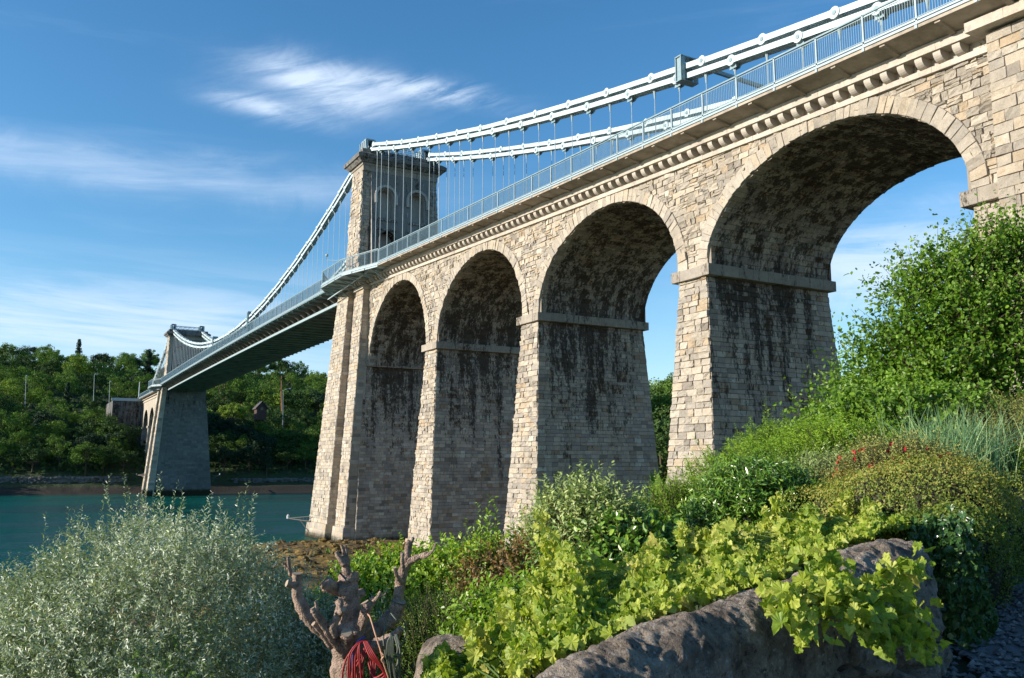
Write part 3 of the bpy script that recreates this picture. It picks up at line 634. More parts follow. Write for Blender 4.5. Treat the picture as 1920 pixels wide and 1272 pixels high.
xs = np.linspace(-78, 24, 35)
mb = MB(); slab(mb, xs, YB+.2, -.2, lambda x: float(STR(x))+.9, lambda x: float(zfa(x))-.06); o = mb.build('road_slab', M_CONC); o.parent = DK; o.matrix_parent_inverse = QD; mb = MB(); slab(mb, xs, YB+.9, -.9, lambda x: float(zfa(x))-.055, lambda x: float(zfa(x))-.01); o = mb.build('carriageway', M_ASPH); o.parent = DK; o.matrix_parent_inverse = QD
for y0, y1 in ((-.2, YR+.06), (YB-2.2, YB+.2)):
    mb = MB(); yi, yo = (.5, YR+.06) if y0 > -1 else (YB-.5, YB-2.2)
    for a, b in zip(xs[:-4], xs[1:-3]):
        mb.hexa([(a, yi, float(STR(a))+1.26), (b, yi, float(STR(b))+1.26), (b, yo, zfa(b)-.36), (a, yo, zfa(a)-.36), (a, yi, zfa(a)-.1), (b, yi, zfa(b)-.1), (b, yo, zfa(b)-.1), (a, yo, zfa(a)-.1)])
    slab(mb, xs[:-3], min(yi, -.9) if yi > 0 else YB-.5, yi if yi > 0 else YB+.9, lambda x: float(zfa(x))-.3, lambda x: float(zfa(x))-.1)
    o = mb.build('footway_slab', M_CONC); o.parent = DK; o.matrix_parent_inverse = QD
for i in range(28):
    x = -74+3.05*i; mb = MB(); z = float(zfa(x)); zc = float(STR(x))+1.3
    pr = [(.6, z-.3), (2.05, z-.3), (2.05, z-.46), (1.5, (z-.5)*.55+zc*.45-.05), (.95, zc-.10), (.6, zc-.02)]
    n = len(pr); v = [(x-.15, a, b) for a, b in pr]+[(x+.15, a, b) for a, b in pr]; k = np.arange(n); k2 = (k+1) % n
    mb.add(v, [np.stack([k, k2, k2+n, k+n], -1), np.array([list(range(n))[::-1]]), np.array([list(range(n, 2*n))])])
    o = mb.build('footway_bracket', M_CONC); o.parent = DK; o.matrix_parent_inverse = QD
railing('footway_railing', [(-76, YR), (12.2, YR)], zfa, 1.62, 'blue-grey steel railing along the near footway of the viaduct')
# main span
MD = empty('main_span_deck', (115, YB/2, 33), 'long slender suspended deck spanning the strait between the two towers', 'bridge deck'); QM = Matrix.Translation(-Vector(MD.location))
xm = np.linspace(24, 206, 60)
def kid(mb, nm, mt, p, q, **k):
    o = mb.build(nm, mt, **k); o.parent = p; o.matrix_parent_inverse = q; return o
mb = MB(); slab(mb, xm, -11.2, -.2, lambda x: float(zmain(x))-.55, lambda x: float(zmain(x))-.08); kid(mb, 'road_slab', M_ASPH, MD, QM)
mb = MB(); slab(mb, xm, -10.9, -.5, lambda x: float(zmain(x))-1.55, lambda x: float(zmain(x))-.56); kid(mb, 'box_girder', M_UNDER, MD, QM)
mb = MB(); slab(mb, xm, -.48, -.15, lambda x: float(zmain(x))-1.75, lambda x: float(zmain(x))-1.35); kid(mb, 'edge_flange', M_EDGE, MD, QM)
for y0, y1 in ((-.2, YR+.06), (-13.5, -11.2)):
    mb = MB(); slab(mb, xm, y0, y1, lambda x: float(zmain(x))-.30, lambda x: float(zmain(x))-.08); kid(mb, 'footway_slab', M_RAIL, MD, QM)
for i in range(58):
    x = 33+3.05*i
    if x > 200: break
    mb = MB(); z = float(zmain(x))
    for ya, yb in ((-.4, 1.9), (-11.0, -13.3)):
        pr = [(ya, z-.31), (yb, z-.31), (yb, z-.48), (ya+(yb-ya)*.45, z-.8), (ya+(yb-ya)*.12, z-1.3), (ya, z-1.3)]
        n = 6; v = [(x-.2, a, b) for a, b in pr]+[(x+.2, a, b) for a, b in pr]; k = np.arange(n); k2 = (k+1) % n
        mb.add(v, [np.stack([k, k2, k2+n, k+n], -1), np.array([list(range(n))[::-1]]), np.array([list(range(n, 2*n))])])
    mb.box((x-.12, -11.0, z-1.72), (x+.12, -.45, z-1.56))
    kid(mb, 'cross_beam', M_UNDER, MD, QM)
railing('footway_railing', [(33.0, YR), (198.5, YR)], zmain, 1.85, 'blue-grey railing along the near edge of the suspended main span')
railing('footway_railing', [(30, -13.4), (200, -13.4)], zmain, 1.3, 'railing along the far edge of the suspended main span', sp=3.4, bs=.5)
# viewing platform round the tower pier
def platform(X0, sg, zf, label, rl):
    T = empty('tower_platform', (X0, 2, float(zf(X0))), label, 'platform'); Q = Matrix.Translation(-Vector(T.location))
    pts = [(X0-sg*14.8, YR), (X0-sg*7.7, 4.1), (X0+sg*1.6, 4.1), (X0+sg*6.0, YR-.3)]
    mb = MB(); n = 4; v = [(x, y, float(zf(X0))-.28) for x, y in pts]+[(x, -.2, float(zf(X0))-.28) for x, y in pts]
    v += [(x, y, z+.24) for x, y, z in v]
    for i in range(3): mb.hexa([v[i+4], v[i+5], v[i+1], v[i], v[i+12], v[i+13], v[i+9], v[i+8]] if sg > 0 else [v[i+5], v[i+4], v[i], v[i+1], v[i+13], v[i+12], v[i+8], v[i+9]])
    kid(mb, 'platform_floor', M_RAIL, T, Q)
    mb = MB(); zz = float(zf(X0))
    for a, b in zip(pts[:-1], pts[1:]): mb.bar((*a, zz-.18), (*b, zz-.18), .12, .42)
    kid(mb, 'fascia', M_EDGE, T, Q)
    for s in (-13, -10.5, -7.8, -5, -2.4, 0, 1.6, 3.6):
        x = X0+sg*s; yy = np.interp(s, [-14.8, -7.7, 1.6, 6.0], [YR, 4.1, 4.1, YR-.3])-.15; mb = MB()
        mb.bar((x, .3, zz-.42), (x, yy, zz-.34), .12, .22); mb.bar((x, .8, zz-1.3), (x, yy-.4, zz-.46), .10, .14)
        kid(mb, 'bracket', M_RAIL, T, Q)
    mb = MB(); mb.bar((X0-sg*11.8, YR+.2, zz-.45), (X0+sg*4.5, 2.2, zz-1.3), .12, .14); kid(mb, 'service_pipe', M_EDGE, T, Q)
    railing('platform_railing', pts, lambda x: zz+0*np.asarray(x, float), 1.85, rl, sp=2.6, bs=.16)
platform(XT+.2, 1, lambda x: 34.0, 'steel viewing platform jutting out around the near tower pier', 'railing of the platform round the near tower pier')
platform(XF, -1, lambda x: float(zmain(XF))-.1, 'small steel platform round the far tower pier', 'railing of the platform round the far tower pier')

# ------------------------------------------------------------ chains
UPX = [23.86, 18.47, 13.25, 7.96, 2.55, -2.87, -8.48, -14.1, -19.57, -25.22, -30.87, -36.57, -42.18, -47.83, -53.49, -59.1, -64.7, -70.3]
UPZ = [53.53, 51.91, 50.35, 48.9, 47.45, 46.05, 44.62, 43.36, 42.17, 41.0, 39.89, 38.84, 37.86, 36.94, 36.06, 35.2, 34.4, 33.6]
LOX = [24.6, 21.21, 15.98, 10.54, 5.2, -.27, -5.68, -11.19, -16.9, -22.47, -28.04, -33.71, -39.39, -45.01, -50.73, -56.3, -61.9, -67.5]
LOZ = [53.0, 52.05, 50.45, 48.94, 47.46, 46.05, 44.7, 43.37, 42.07, 40.87, 39.73, 38.66, 37.62, 36.7, 35.79, 34.95, 34.15, 33.4]
zch = lambda x, up: (lambda t: 54.1-2.4*t-4*13.9*t*(1-t)-(0 if up else .95))((np.asarray(x, float)-XT)/(XF-XT))
def link_mesh(mb, a, b, Y, hb=.40, re=.37, th=.06, offs=(-.30, -.10, .10, .30)):
    a = np.array(a, float); b = np.array(b, float); d = b-a; L = np.linalg.norm(d); d /= L; nrm = np.array([-d[1], d[0]])
    top = [(-re, 0)]+[(-re*math.cos(t), re*math.sin(t)) for t in np.linspace(.5, 2.2, 5)]
    prof = []
    for t in np.linspace(math.pi, .62, 6): prof.append((re*math.cos(t), re*math.sin(t)))
    prof.append((re*1.35, hb/2)); prof.append((L-re*1.35, hb/2))
    for t in np.linspace(math.pi-.62, 0, 6): prof.append((L+re*math.cos(t), re*math.sin(t)))
    lower = [(x, -y) for x, y in prof[::-1][1:-1]]; prof = prof+lower; n = len(prof)
    P2 = np.array([a+d*x+nrm*y for x, y in prof]); c = P2.mean(0)
    for o in offs:
        v = [(p[0], Y+o-th/2, p[1]) for p in P2]+[(p[0], Y+o+th/2, p[1]) for p in P2]; k = np.arange(n); k2 = (k+1) % n
        mb.add(v, [np.stack([k, k2, k2+n, k+n], -1)])
        # triangulated sides by strips between mirrored points
        m_ = n//2
        for s_, rev in ((0, 0), (n, 1)):
            fs = []
            idx = list(range(n)); topi = idx[:m_+1]; boti = [0]+idx[::-1][:m_]
            for q in range(min(len(topi), len(boti))-1):
                f = [topi[q]+s_, topi[q+1]+s_, boti[q+1]+s_, boti[q]+s_]
                if len(set(f)) < 4: f = list(dict.fromkeys(f))
                if len(f) >= 3: fs.append(f[::-1] if rev else f)
            base = mb.n-2*n
            for f in fs: mb.f.append(np.array([f])+base)
def pin_mesh(mb, p, Y, r=.15, w=.86):
    mb.tube([(p[0], Y-w/2, p[1]), (p[0], Y+w/2, p[1])], r, 10)
def chain(name, pts, Y, label, hang=None, zb=None, group=None, brk=False, hb=.40, re=.37):
    T = empty(name, (pts[0][0], Y, pts[0][1]), label, 'suspension chain', group); Q = Matrix.Translation(-Vector(T.location))
    for i, (a, b) in enumerate(zip(pts[:-1], pts[1:])):
        mb = MB(); offs = (-.30, -.10, .10, .30) if i % 2 == 0 else (-.36, -.20, 0, .20, .36)
        link_mesh(mb, a, b, Y, hb, re, offs=offs); kid(mb, 'link', M_CHAIN, T, Q)
    for p in pts[1:-1]:
        mb = MB(); pin_mesh(mb, p, Y); kid(mb, 'pin', M_RAIL, T, Q)
        if hang == 'pin':
            mb = MB()
            for o in (-.16, .16): mb.hexa([(p[0]-.32, Y+o-.03, p[1]-.55), (p[0]+.32, Y+o-.03, p[1]-.55), (p[0]+.32, Y+o+.03, p[1]-.55), (p[0]-.32, Y+o+.03, p[1]-.55), (p[0]-.2, Y+o-.03, p[1]), (p[0]+.2, Y+o-.03, p[1]), (p[0]+.2, Y+o+.03, p[1]), (p[0]-.2, Y+o+.03, p[1])])
            kid(mb, 'hanger_bracket', M_RAIL, T, Q)
    if hang:
        px = np.array([p[0] for p in pts]); pz = np.array([p[1] for p in pts]); o_ = np.argsort(px)
        hx = []
        for a, b in zip(pts[:-1], pts[1:]): hx += [a[0], (a[0]+b[0])/2]
        for x in hx[1:]:
            zt_ = float(np.interp(x, px[o_], pz[o_])); z0 = float(zb(x))
            if zt_-.5 < z0+.6: continue
            mb = MB(); mb.tube([(x, Y, z0), (x, Y, zt_-.25)], .036, 5); mb.tube([(x, Y, zt_-.9), (x, Y, zt_-.45), (x, Y, zt_-.2)], [.05, .09, .14], 6)
            kid(mb, 'hanger', M_EDGE, T, Q)
    return T
for Y, nm in ((-1.39, 'nearer'), (-9.86, 'farther')):
    chain('suspension_chain', list(zip(UPX, UPZ)), Y, f'upper pale chain of the {nm} side sloping from the near tower down to the viaduct')
    chain('suspension_chain', list(zip(LOX, LOZ)), Y, f'lower pale chain with hangers on the {nm} side of the viaduct', 'pin', zfa)
    xs_ = np.linspace(XT+.6, XF-.6, 33)
    for up in (1, 0):
        sh = 0 if up else 2.7; x2 = xs_ if up else np.concatenate([[xs_[0]], xs_[:-1]+2.7, [xs_[-1]]])
        chain('suspension_chain', [(x, float(zch(x, up))) for x in x2], Y, f"{'upper' if up else 'lower'} pale chain on the {nm} side of the main span dipping between the towers", None if up else 'pin', lambda x: zmain(x), hb=.42, re=.40)
    xb_ = np.linspace(XF+.6, XF+48, 10)
    for up in (1, 0):
        chain('suspension_chain', [(x, 52.2-(x-XF)*.36+((x-XF-24)/24)**2*.5-(0 if up else .95)) for x in xb_], Y, f"{'upper' if up else 'lower'} chain on the {nm} side behind the far tower running down to the bank", None if up else 'pin', lambda x: zdk(x))
# stirrup frames clamped on the chains
for (Y, x, lab) in ((-1.39, -40.2, 'steel clamp frame straddling both chains above the viaduct footway'),):
    T = empty('chain_clamp', (x, Y, 38), lab, 'clamp'); Q = Matrix.Translation(-Vector(T.location)); zt_, zl_ = 38.15, 37.6
    mb = MB()
    for xx in (x-.28, x+.28): mb.box((xx-.04, Y+.42, zl_-.45), (xx+.04, Y+.80, zt_+.75)); mb.box((xx-.04, Y-.80, zl_-.45), (xx+.04, Y-.42, zt_+.75))
    mb.box((x-.34, Y+.62, zl_-.5), (x+.34, Y+.70, zt_+.8)); mb.box((x-.34, Y-.8, zt_+.72), (x+.34, Y+.8, zt_+.80)); mb.box((x-.34, Y-.8, zl_-.55), (x+.34, Y+.8, zl_-.47)); kid(mb, 'frame', M_RAIL, T, Q)
    mb = MB(); mb.bar((x, Y-.8, zt_+.5), (x-2.2, YB+1.6, zt_-1.2), .25, .25); kid(mb, 'brace', M_RAIL, T, Q)
for x in (96.0, 133.0):
    for Y in (-1.39,):
        T = empty('chain_clamp', (x, Y, float(zch(x, 1))), 'steel clamp frame joining the paired chains %s of the main span' % ('near the low point' if x > 100 else 'on the nearer half'), 'clamp'); Q = Matrix.Translation(-Vector(T.location))
        z = float(zch(x, 1)); mb = MB()
        for xx in (x-.3, x+.3): mb.box((xx-.1, Y-.6, z-3.4), (xx+.1, Y+.6, z+.9))
        mb.box((x-.5, Y-.6, z+.9), (x+.5, Y+.6, z+1.1)); kid(mb, 'frame', M_RAIL, T, Q)

# ------------------------------------------------------------ far viaduct, abutment
FV = empty('arch_viaduct', (230, 0, 20), 'short three-arched viaduct leading inland behind the far pier', 'viaduct'); QF = Matrix.Translation(-Vector(FV.location))
mb = MB(); fa_ = [(209.5, 222.5), (225.0, 238.0), (240.5, 253.5)]
zt_ = 32.2
for (a, b) in fa_:
    c = (a+b)/2; r = (b-a)/2; t = np.linspace(math.pi, 0, 17); x = c+r*np.cos(t); z = 22+r*np.sin(t)
    for Y in (0, YB): 
        n = len(x); i = np.arange(n-1); mb.add(np.concatenate([S3(x, Y, z), S3(x, Y, zt_)]), np.stack([i, i+1, i+n+1, i+n], -1), (.6, .1, 0, 0))
    mb.add(np.concatenate([S3(x, 0, z), S3(x, YB, z)]), np.stack([i, i+1, i+n+1, i+n], -1), (.4, .6, 0, 0))
kid(mb, 'spandrel_wall', M_STONE, FV, QF)
for (a, b) in ((222.5, 225.0), (238.0, 240.5), (253.5, 256.5)):
    mb = MB(); mb.hexa([(a-.8, YB-.9, 4), (b+.8, YB-.9, 4), (b+.8, .9, 4), (a-.8, .9, 4), (a, YB, 22), (b, YB, 22), (b, 0, 22), (a, 0, 22)], (.5, .2, 0, 0)); mb.box((a, YB+.01, 22), (b, -.01, zt_), (.6, .1, 0, 0)); mb.box((a-.5, YB-.3, 21.8), (b+.5, .3, 22.5), (.5, .2, 0, 0))
    masonry(mb, lambda u, v, h: S3(u, .05*(22-v)+h, v), lambda v: a-.04*(22-v), lambda v: b+.04*(22-v), 4, 22, .8, (.9, 1.8), .06)
    kid(mb, 'pier', M_STONE, FV, QF)
mb = MB(); mb.box((208, YB-.5, zt_), (257, .5, zt_+.5), (.6, .05, 0, 0)); mb.box((208, YB-.25, zt_-.9), (257, .25, zt_-.6), (.6, .05, 0, 0)); kid(mb, 'cornice', M_TRIM, FV, QF)
mb = MB(); mb.box((206, YB-1.5, zt_+.55), (275, 1.5, zt_+.9)); kid(mb, 'road_slab', M_CONC, FV, QF)
railing('footway_railing', [(208.5, 1.5), (257, 1.5)], lambda x: 33.1+0*np.asarray(x, float), 1.4, 'pale railing along the short viaduct behind the far tower', bs=.3)
AB = empty('abutment', (262, 4, 10), 'rough stone abutment wall among the trees at the landward end of the far viaduct', 'abutment'); QA = Matrix.Translation(-Vector(AB.location))
mb = MB(); mb.box((257, YB-4, 5), (285, 10.2, 32.0), (.1, .5, 0, 0))
masonry(mb, lambda u, v, h: S3(257-h, u, v), lambda v: 0*v, lambda v: 10.2+0*v, 14, 32.0, .7, (.7, 1.6), .16, stain=lambda u, v: .5+0*u)
kid(mb, 'retaining_wall', M_FAR, AB, QA)
mb = MB(); mb.box((256.6, .2, 32.0), (257.3, 10.6, 33.0), (.5, .0, 0, 0)); kid(mb, 'parapet', M_EDGE, AB, QA)
for (px, py0, py1) in ((260, 710, 748),):
    b = onY(260, 748, 1.0); T = empty('lamp_post', (258, 1.5, 33), 'grey post at the landward end of the far viaduct', 'post'); mb = MB(); mb.tube([(258, 1.5, 33), (258, 1.5, 39.2)], [.2, .15], 6); kid(mb, 'pole', M_EDGE, T, Matrix.Translation(-Vector(T.location)))
    mb = MB(); mb.box((257.7, 1.2, 32.9), (258.3, 1.8, 33.6)); kid(mb, 'base', M_CONC, T, Matrix.Translation(-Vector(T.location)))

# ------------------------------------------------------------ terrain and water
def vnoise(x, y, s, seed=0):
    x = np.asarray(x, float)/s; y = np.asarray(y, float)/s; xi = np.floor(x); yi = np.floor(y); fx_ = x-xi; fy_ = y-yi
    def h(i, j): return np.modf(np.abs(np.sin(i*127.1+j*311.7+seed*74.7)*43758.5453))[0]
    fx_ = fx_*fx_*(3-2*fx_); fy_ = fy_*fy_*(3-2*fy_)
    return (h(xi, yi)*(1-fx_)+h(xi+1, yi)*fx_)*(1-fy_)+(h(xi, yi+1)*(1-fx_)+h(xi+1, yi+1)*fx_)*fy_
def fbm(x, y, s, o=4, seed=0): return sum(vnoise(x, y, s/2**k, seed+k)*.5**k for k in range(o))/(2-.5**(o-1))
def ground_h(x, y):
    x = np.asarray(x, float); y = np.asarray(y, float)
    xs = x+1.0*np.clip(y-10, 0, None)+.0
    near = np.interp(xs, [-400, -110, -64, -52, -40, -26, -14, 0, 12, 24, 33, 42, 60, 120], [60, 9.5, 8.4, 7.0, 5.0, 3.0, 1.6, .9, .35, .15, -.6, -2.2, -4, -6])
    rock = (fbm(x, y, 7, 5, 3)-.5)*2.4*sstep(xs, -35, -12)*(1-sstep(xs, 30, 40)); near = near+rock+.55*np.exp(-(((x-12)/12)**2+((y-9)/7)**2))
    # land east of the bridge behind the arches
    e = sstep(-y, 22, 60); xe = x-.25*np.clip(-y-20, 0, 200)
    east = np.interp(xe, [-200, -60, -10, 20, 50, 75, 95], [26, 16, 15, 15, 11, 3, -4])
    near = near*(1-e)+east*e
    # terrace by the camera: gravel drive, low garden below the wall
    u = (x-CAM[0])*FWD[0]+(y-CAM[1])*FWD[1]; w = (x-CAM[0])*RGT[0]+(y-CAM[1])*RGT[1]
    drive = 8.42+.10*np.clip(u, 0, 12)+.02*w
    garden = 7.5-.10*np.clip(u-4, 0, 60)+.12*np.clip(w, -6, 12)
    wl = sstep(w, 1.2, 2.6)*1.0
    tloc = np.where(w > wallw(u)+.1, drive, garden)
    bl = 1-sstep(np.hypot(u-3, w), 9, 16)
    near = near*(1-bl)+tloc*bl
    sh = 214+.22*(y-0)+4*fbm(x*0, y, 30, 3, 9)
    d = x-sh
    far = np.interp(d, [-60, -12, 0, 9, 11, 26, 60, 95, 140, 190, 260, 900], [-8, -2.0, .25, 3.6, 6.2, 12, 23, 35, 47, 56, 60, 70])
    far = far+(fbm(x, y, 60, 3, 5)-.5)*9*sstep(d, 20, 90)+(fbm(x, y, 4, 3, 6)-.5)*.8
    # unseen wooded headland, added and raised to shade the lower far bank
    far = far+52*np.exp(-(((x-270)/60)**2+((y-165)/55)**2))*sstep(d, 5, 60)
    near2 = np.minimum(near, 60)
    return np.where(x < 118, near2, far) if True else 0
# garden wall centre line in camera-ground coordinates
WPX = [(700, 1430, 2.35), (860, 1350, 2.6), (990, 1262, 2.95), (1090, 1216, 3.15), (1190, 1172, 3.35), (1290, 1138, 3.55), (1390, 1112, 3.8), (1480, 1086, 4.05), (1560, 1052, 4.3), (1640, 1016, 4.6), (1705, 1004, 4.9)]
WP = np.array([at(*p) for p in WPX])
_u = (WP-CAM)@np.array([FWD[0], FWD[1], 0]); _w = (WP-CAM)@np.array([RGT[0], RGT[1], 0])
def wallw(u): return np.interp(u, _u, _w, left=_w[0]-3, right=_w[-1]-.2)
def axis(bands):
    out = []
    for a, b, s in bands: out += list(np.arange(a, b, s))
    return np.array(out+[bands[-1][1]])
gx = axis([(-2500, -400, 150), (-400, -120, 14), (-120, -90, 2), (-90, -70, .22), (-70, -40, 1.0), (-40, 44, .55), (44, 200, 6), (200, 250, 1.2), (250, 460, 6), (460, 900, 30), (900, 3600, 200)])
gy = axis([(-2800, -400, 150), (-400, -90, 14), (-90, -16, 3), (-16, 24, .7), (24, 44, .25), (44, 90, 1.5), (90, 400, 12), (400, 3000, 150)])
GX, GY = np.meshgrid(gx, gy, indexing='ij'); GZ = ground_h(GX, GY)
def ground_mat():
    m, nt, out = newmat('ground_soil_weed'); tcn = N(nt, 'ShaderNodeTexCoord').outputs['Object']
    sp = N(nt, 'ShaderNodeSeparateXYZ', i0=tcn)
    n1 = N(nt, 'ShaderNodeTexNoise', Vector=tcn, Scale=1.6, Detail=9.0, Roughness=.7).outputs[0]
    n2 = N(nt, 'ShaderNodeTexNoise', Vector=tcn, Scale=.35, Detail=6.0, Roughness=.7).outputs[0]
    zz = M_(nt, 'ADD', sp.outputs[2], M_(nt, 'MULTIPLY', M_(nt, 'SUBTRACT', n1, .5), 1.6))
    weed = MIX(nt, SM(nt, M_(nt, 'ADD', M_(nt, 'MULTIPLY', n1, .55), M_(nt, 'MULTIPLY', n2, .45)), .40, .60), (.018, .012, .004), (.27, .17, .03))
    green = MIX(nt, SM(nt, n1, .3, .7), (.018, .028, .010), (.05, .085, .02))
    weed = MIX(nt, SM(nt, sp.outputs[0], 120, 200), weed, (.022, .018, .012)); c = MIX(nt, SM(nt, zz, 1.7, 3.0), weed, green)
    bp = N(nt, 'ShaderNodeBump', Strength=.9, Distance=.35, Height=n1)
    b = N(nt, 'ShaderNodeBsdfPrincipled', Base_Color=c, Roughness=.8, Normal=bp.outputs[0]); nt.links.new(b.outputs[0], out.inputs[0]); return m
mb = MB(); nx_, ny_ = GX.shape
i = np.arange(nx_-1)[:, None]*ny_; j = np.arange(ny_-1)[None]
mb.add(S3(GX, GY, GZ).reshape(-1, 3), np.stack([i+j, i+ny_+j, i+ny_+j+1, i+j+1], -1).reshape(-1, 4))
g = mb.build('ground', ground_mat(), smooth=True); tag(g, kind='structure')
def water_mat():
    m, nt, out = newmat('tidal_water'); tcn = N(nt, 'ShaderNodeTexCoord').outputs['Object']
    mp = N(nt, 'ShaderNodeMapping', Vector=tcn, Scale=(.5, .18, 1), Rotation=(0, 0, R_(18))).outputs[0]
    n1 = N(nt, 'ShaderNodeTexNoise', Vector=mp, Scale=3.4, Detail=5.0, Roughness=.62, Distortion=.4).outputs[0]
    mp2 = N(nt, 'ShaderNodeMapping', Vector=tcn, Scale=(.045, .012, 1), Rotation=(0, 0, R_(18))).outputs[0]
    n2 = N(nt, 'ShaderNodeTexNoise', Vector=mp2, Scale=1.0, Detail=4.0, Roughness=.55, Distortion=1.2).outputs[0]
    c = MIX(nt, SM(nt, n2, .35, .65), (.0, .065, .048), (.004, .15, .11))
    hgt = M_(nt, 'MULTIPLY', n1, SM(nt, n2, .35, .62, .25, 1.2))
    bp = N(nt, 'ShaderNodeBump', Strength=1.0, Distance=.5, Height=hgt)
    b = N(nt, 'ShaderNodeBsdfPrincipled', Base_Color=c, Roughness=.07, IOR=1.33, Normal=bp.outputs[0]); b.inputs['Specular IOR Level'].default_value = .40
    nt.links.new(b.outputs[0], out.inputs[0]); return m
mb = MB(); mb.add([(-300, -3000, 0), (1200, -3000, 0), (1200, 3000, 0), (-300, 3000, 0)], np.array([(0, 1, 2, 3)]))
tag(mb.build('water', water_mat()), kind='structure')
# loose weedy rocks round the pier feet
def blob_mesh(mb, c, r, n=9, m=6, j=.35, t=.5, sd=0):
    th = np.linspace(0, 2*math.pi, n, endpoint=False)[None]; ph = np.linspace(.12, math.pi-.12, m)[:, None]
    d = S3(np.cos(th)*np.sin(ph), np.sin(th)*np.sin(ph), np.cos(ph)+0*th); k = 1+j*(rng.random((m, n))-.5)*2
    v = np.array(c)+d*k[..., None]*np.array(r); i = np.arange(m-1)[:, None]*n; q = np.arange(n)[None]
    f = np.stack([i+q, i+n+q, i+n+(q+1) % n, i+(q+1) % n], -1).reshape(-1, 4)
    mb.add(v.reshape(-1, 3), [f, np.array([list(range(n))]), np.array([list(range((m-1)*n, m*n))[::-1]])], (t, 0, 0, 0))
mb = MB()
for q in range(520):
    x = rng.uniform(-22, 34); y = rng.uniform(2.5, 24); z = float(ground_h(x, y))
    if z < -.35 or x > 22+rng.uniform(0, 9): continue
    r = rng.uniform(.15, .55)*(1.5 if rng.random() < .12 else 1); blob_mesh(mb, (x, y, z), (r, r*rng.uniform(.7, 1.3), r*.55), j=.3)
tag(mb.build('seaweed_rocks', g.data.materials[0], smooth=False), 'low brown seaweed-covered rocks spread round the feet of the near piers', 'rocks', kind='stuff')
# quay wall on the far shore
def shore_x(y): return 214+.22*y+4*float(fbm(0, y, 30, 3, 9))
for (ya, yb, lab, hh) in ((7, 52, 'low grey stone quay wall on the far shore left of the far pier', 2.4), (-58, -22, 'low pale boulder revetment on the far shore right of the far pier', 1.5)):
    ys = np.arange(ya, yb, 3.0); mb = MB()
    for a, b in zip(ys[:-1], ys[1:]):
        xa, xb = shore_x(a)+8.6, shore_x(b)+8.6; z0 = 3.1; z1 = z0+hh+rng.uniform(-.1, .1)
        mb.hexa([(xa, a, z0-1.5), (xa+2, a, z0-1.5), (xb+2, b, z0-1.5), (xb, b, z0-1.5), (xa+.4, a, z1), (xa+2, a, z1), (xb+2, b, z1), (xb+.4, b, z1)], (rng.random(), .3, 0, 0))
        for q in range(9):
            y = rng.uniform(a, b); blob_mesh(mb, (shore_x(y)+8.6-.05, y, rng.uniform(z0, z1)), (.35, .6, .3), 6, 4, .2, rng.random())
    o = mb.build('quay_wall', M_FAR); tag(o, lab, 'wall')

# ------------------------------------------------------------ foliage helpers
LANCE = (np.array([(0, 0, 0), (.3, .42, .10), (.3, -.42, .10), (.7, .34, .02), (.7, -.34, .02), (1, 0, -.12), (.5, 0, 0)]), np.array([(0, 6, 3, 1), (0, 2, 4, 6)]), np.array([(6, 5, 3), (6, 4, 5)]))
OVAL = (np.array([(0, 0, 0), (.35, .5, .12), (.35, -.5, .12), (.75, .40, .05), (.75, -.40, .05), (1, 0, -.1)]), np.array([(0, 5, 3, 1), (0, 2, 4, 5)]), None)
QUAD = (np.array([(0, 0, 0), (.5, .5, .1), (1, 0, 0), (.5, -.5, .1)]), np.array([(0, 3, 2, 1)]), None)
_l = [(0, 0), (.0, -.14), (-.12, -.26), (-.04, -.34), (.10, -.40), (.12, -.52), (.24, -.50), (.34, -.46), (.44, -.56), (.54, -.48), (.56, -.34), (.68, -.34), (.76, -.24), (.82, -.20), (.90, -.10), (1.02, 0)]
_l = _l+[(x, -y) for x, y in _l[-2:0:-1]]
LOBED = (np.array([(x, y, .42*abs(y)-.26*x*x+.07*math.sin(11*x+9*y)) for x, y in _l]+[(.35, 0, -.10)]), None, np.array([(len(_l), i, (i+1) % len(_l)) for i in range(len(_l))]))
MAPLE = LOBED
def unit(v): return v/(np.linalg.norm(v, axis=-1, keepdims=True)+1e-9)
def CV(n, a): return 1+a*rng.normal(size=(n, 1))
def add_leaves(mb, pos, dr, nrm, L, Wd, shape, tint, k_curl=.5):
    V, Q, T = shape; n = len(pos); dr = unit(dr); sd = unit(np.cross(nrm, dr)); up = np.cross(dr, sd)
    L = np.broadcast_to(L, (n,)); Wd = np.broadcast_to(Wd, (n,))
    p = pos[:, None]+dr[:, None]*(V[None, :, 0]*L[:, None])[..., None]+sd[:, None]*(V[None, :, 1]*Wd[:, None])[..., None]+up[:, None]*(V[None, :, 2]*Wd[:, None]*CV(n, k_curl))[..., None]
    k = len(V); base = (np.arange(n)*k)[:, None, None]; fs = []
    if Q is not None: fs.append((base+Q[None]).reshape(-1, 4))
    if T is not None: fs.append((base+T[None]).reshape(-1, 3))
    c = np.zeros((n, k, 4)); c[..., 0] = np.asarray(tint)[:, None]; mb.add(p.reshape(-1, 3), fs, c.reshape(-1, 4))
def lumps(d, seed, amp=.28, k=14):
    r = np.random.default_rng(seed); c = unit(r.normal(size=(k, 3))); a = r.uniform(-.6, 1, k)
    return 1+amp*(np.exp((d@c.T-1)*7)*a).sum(1)
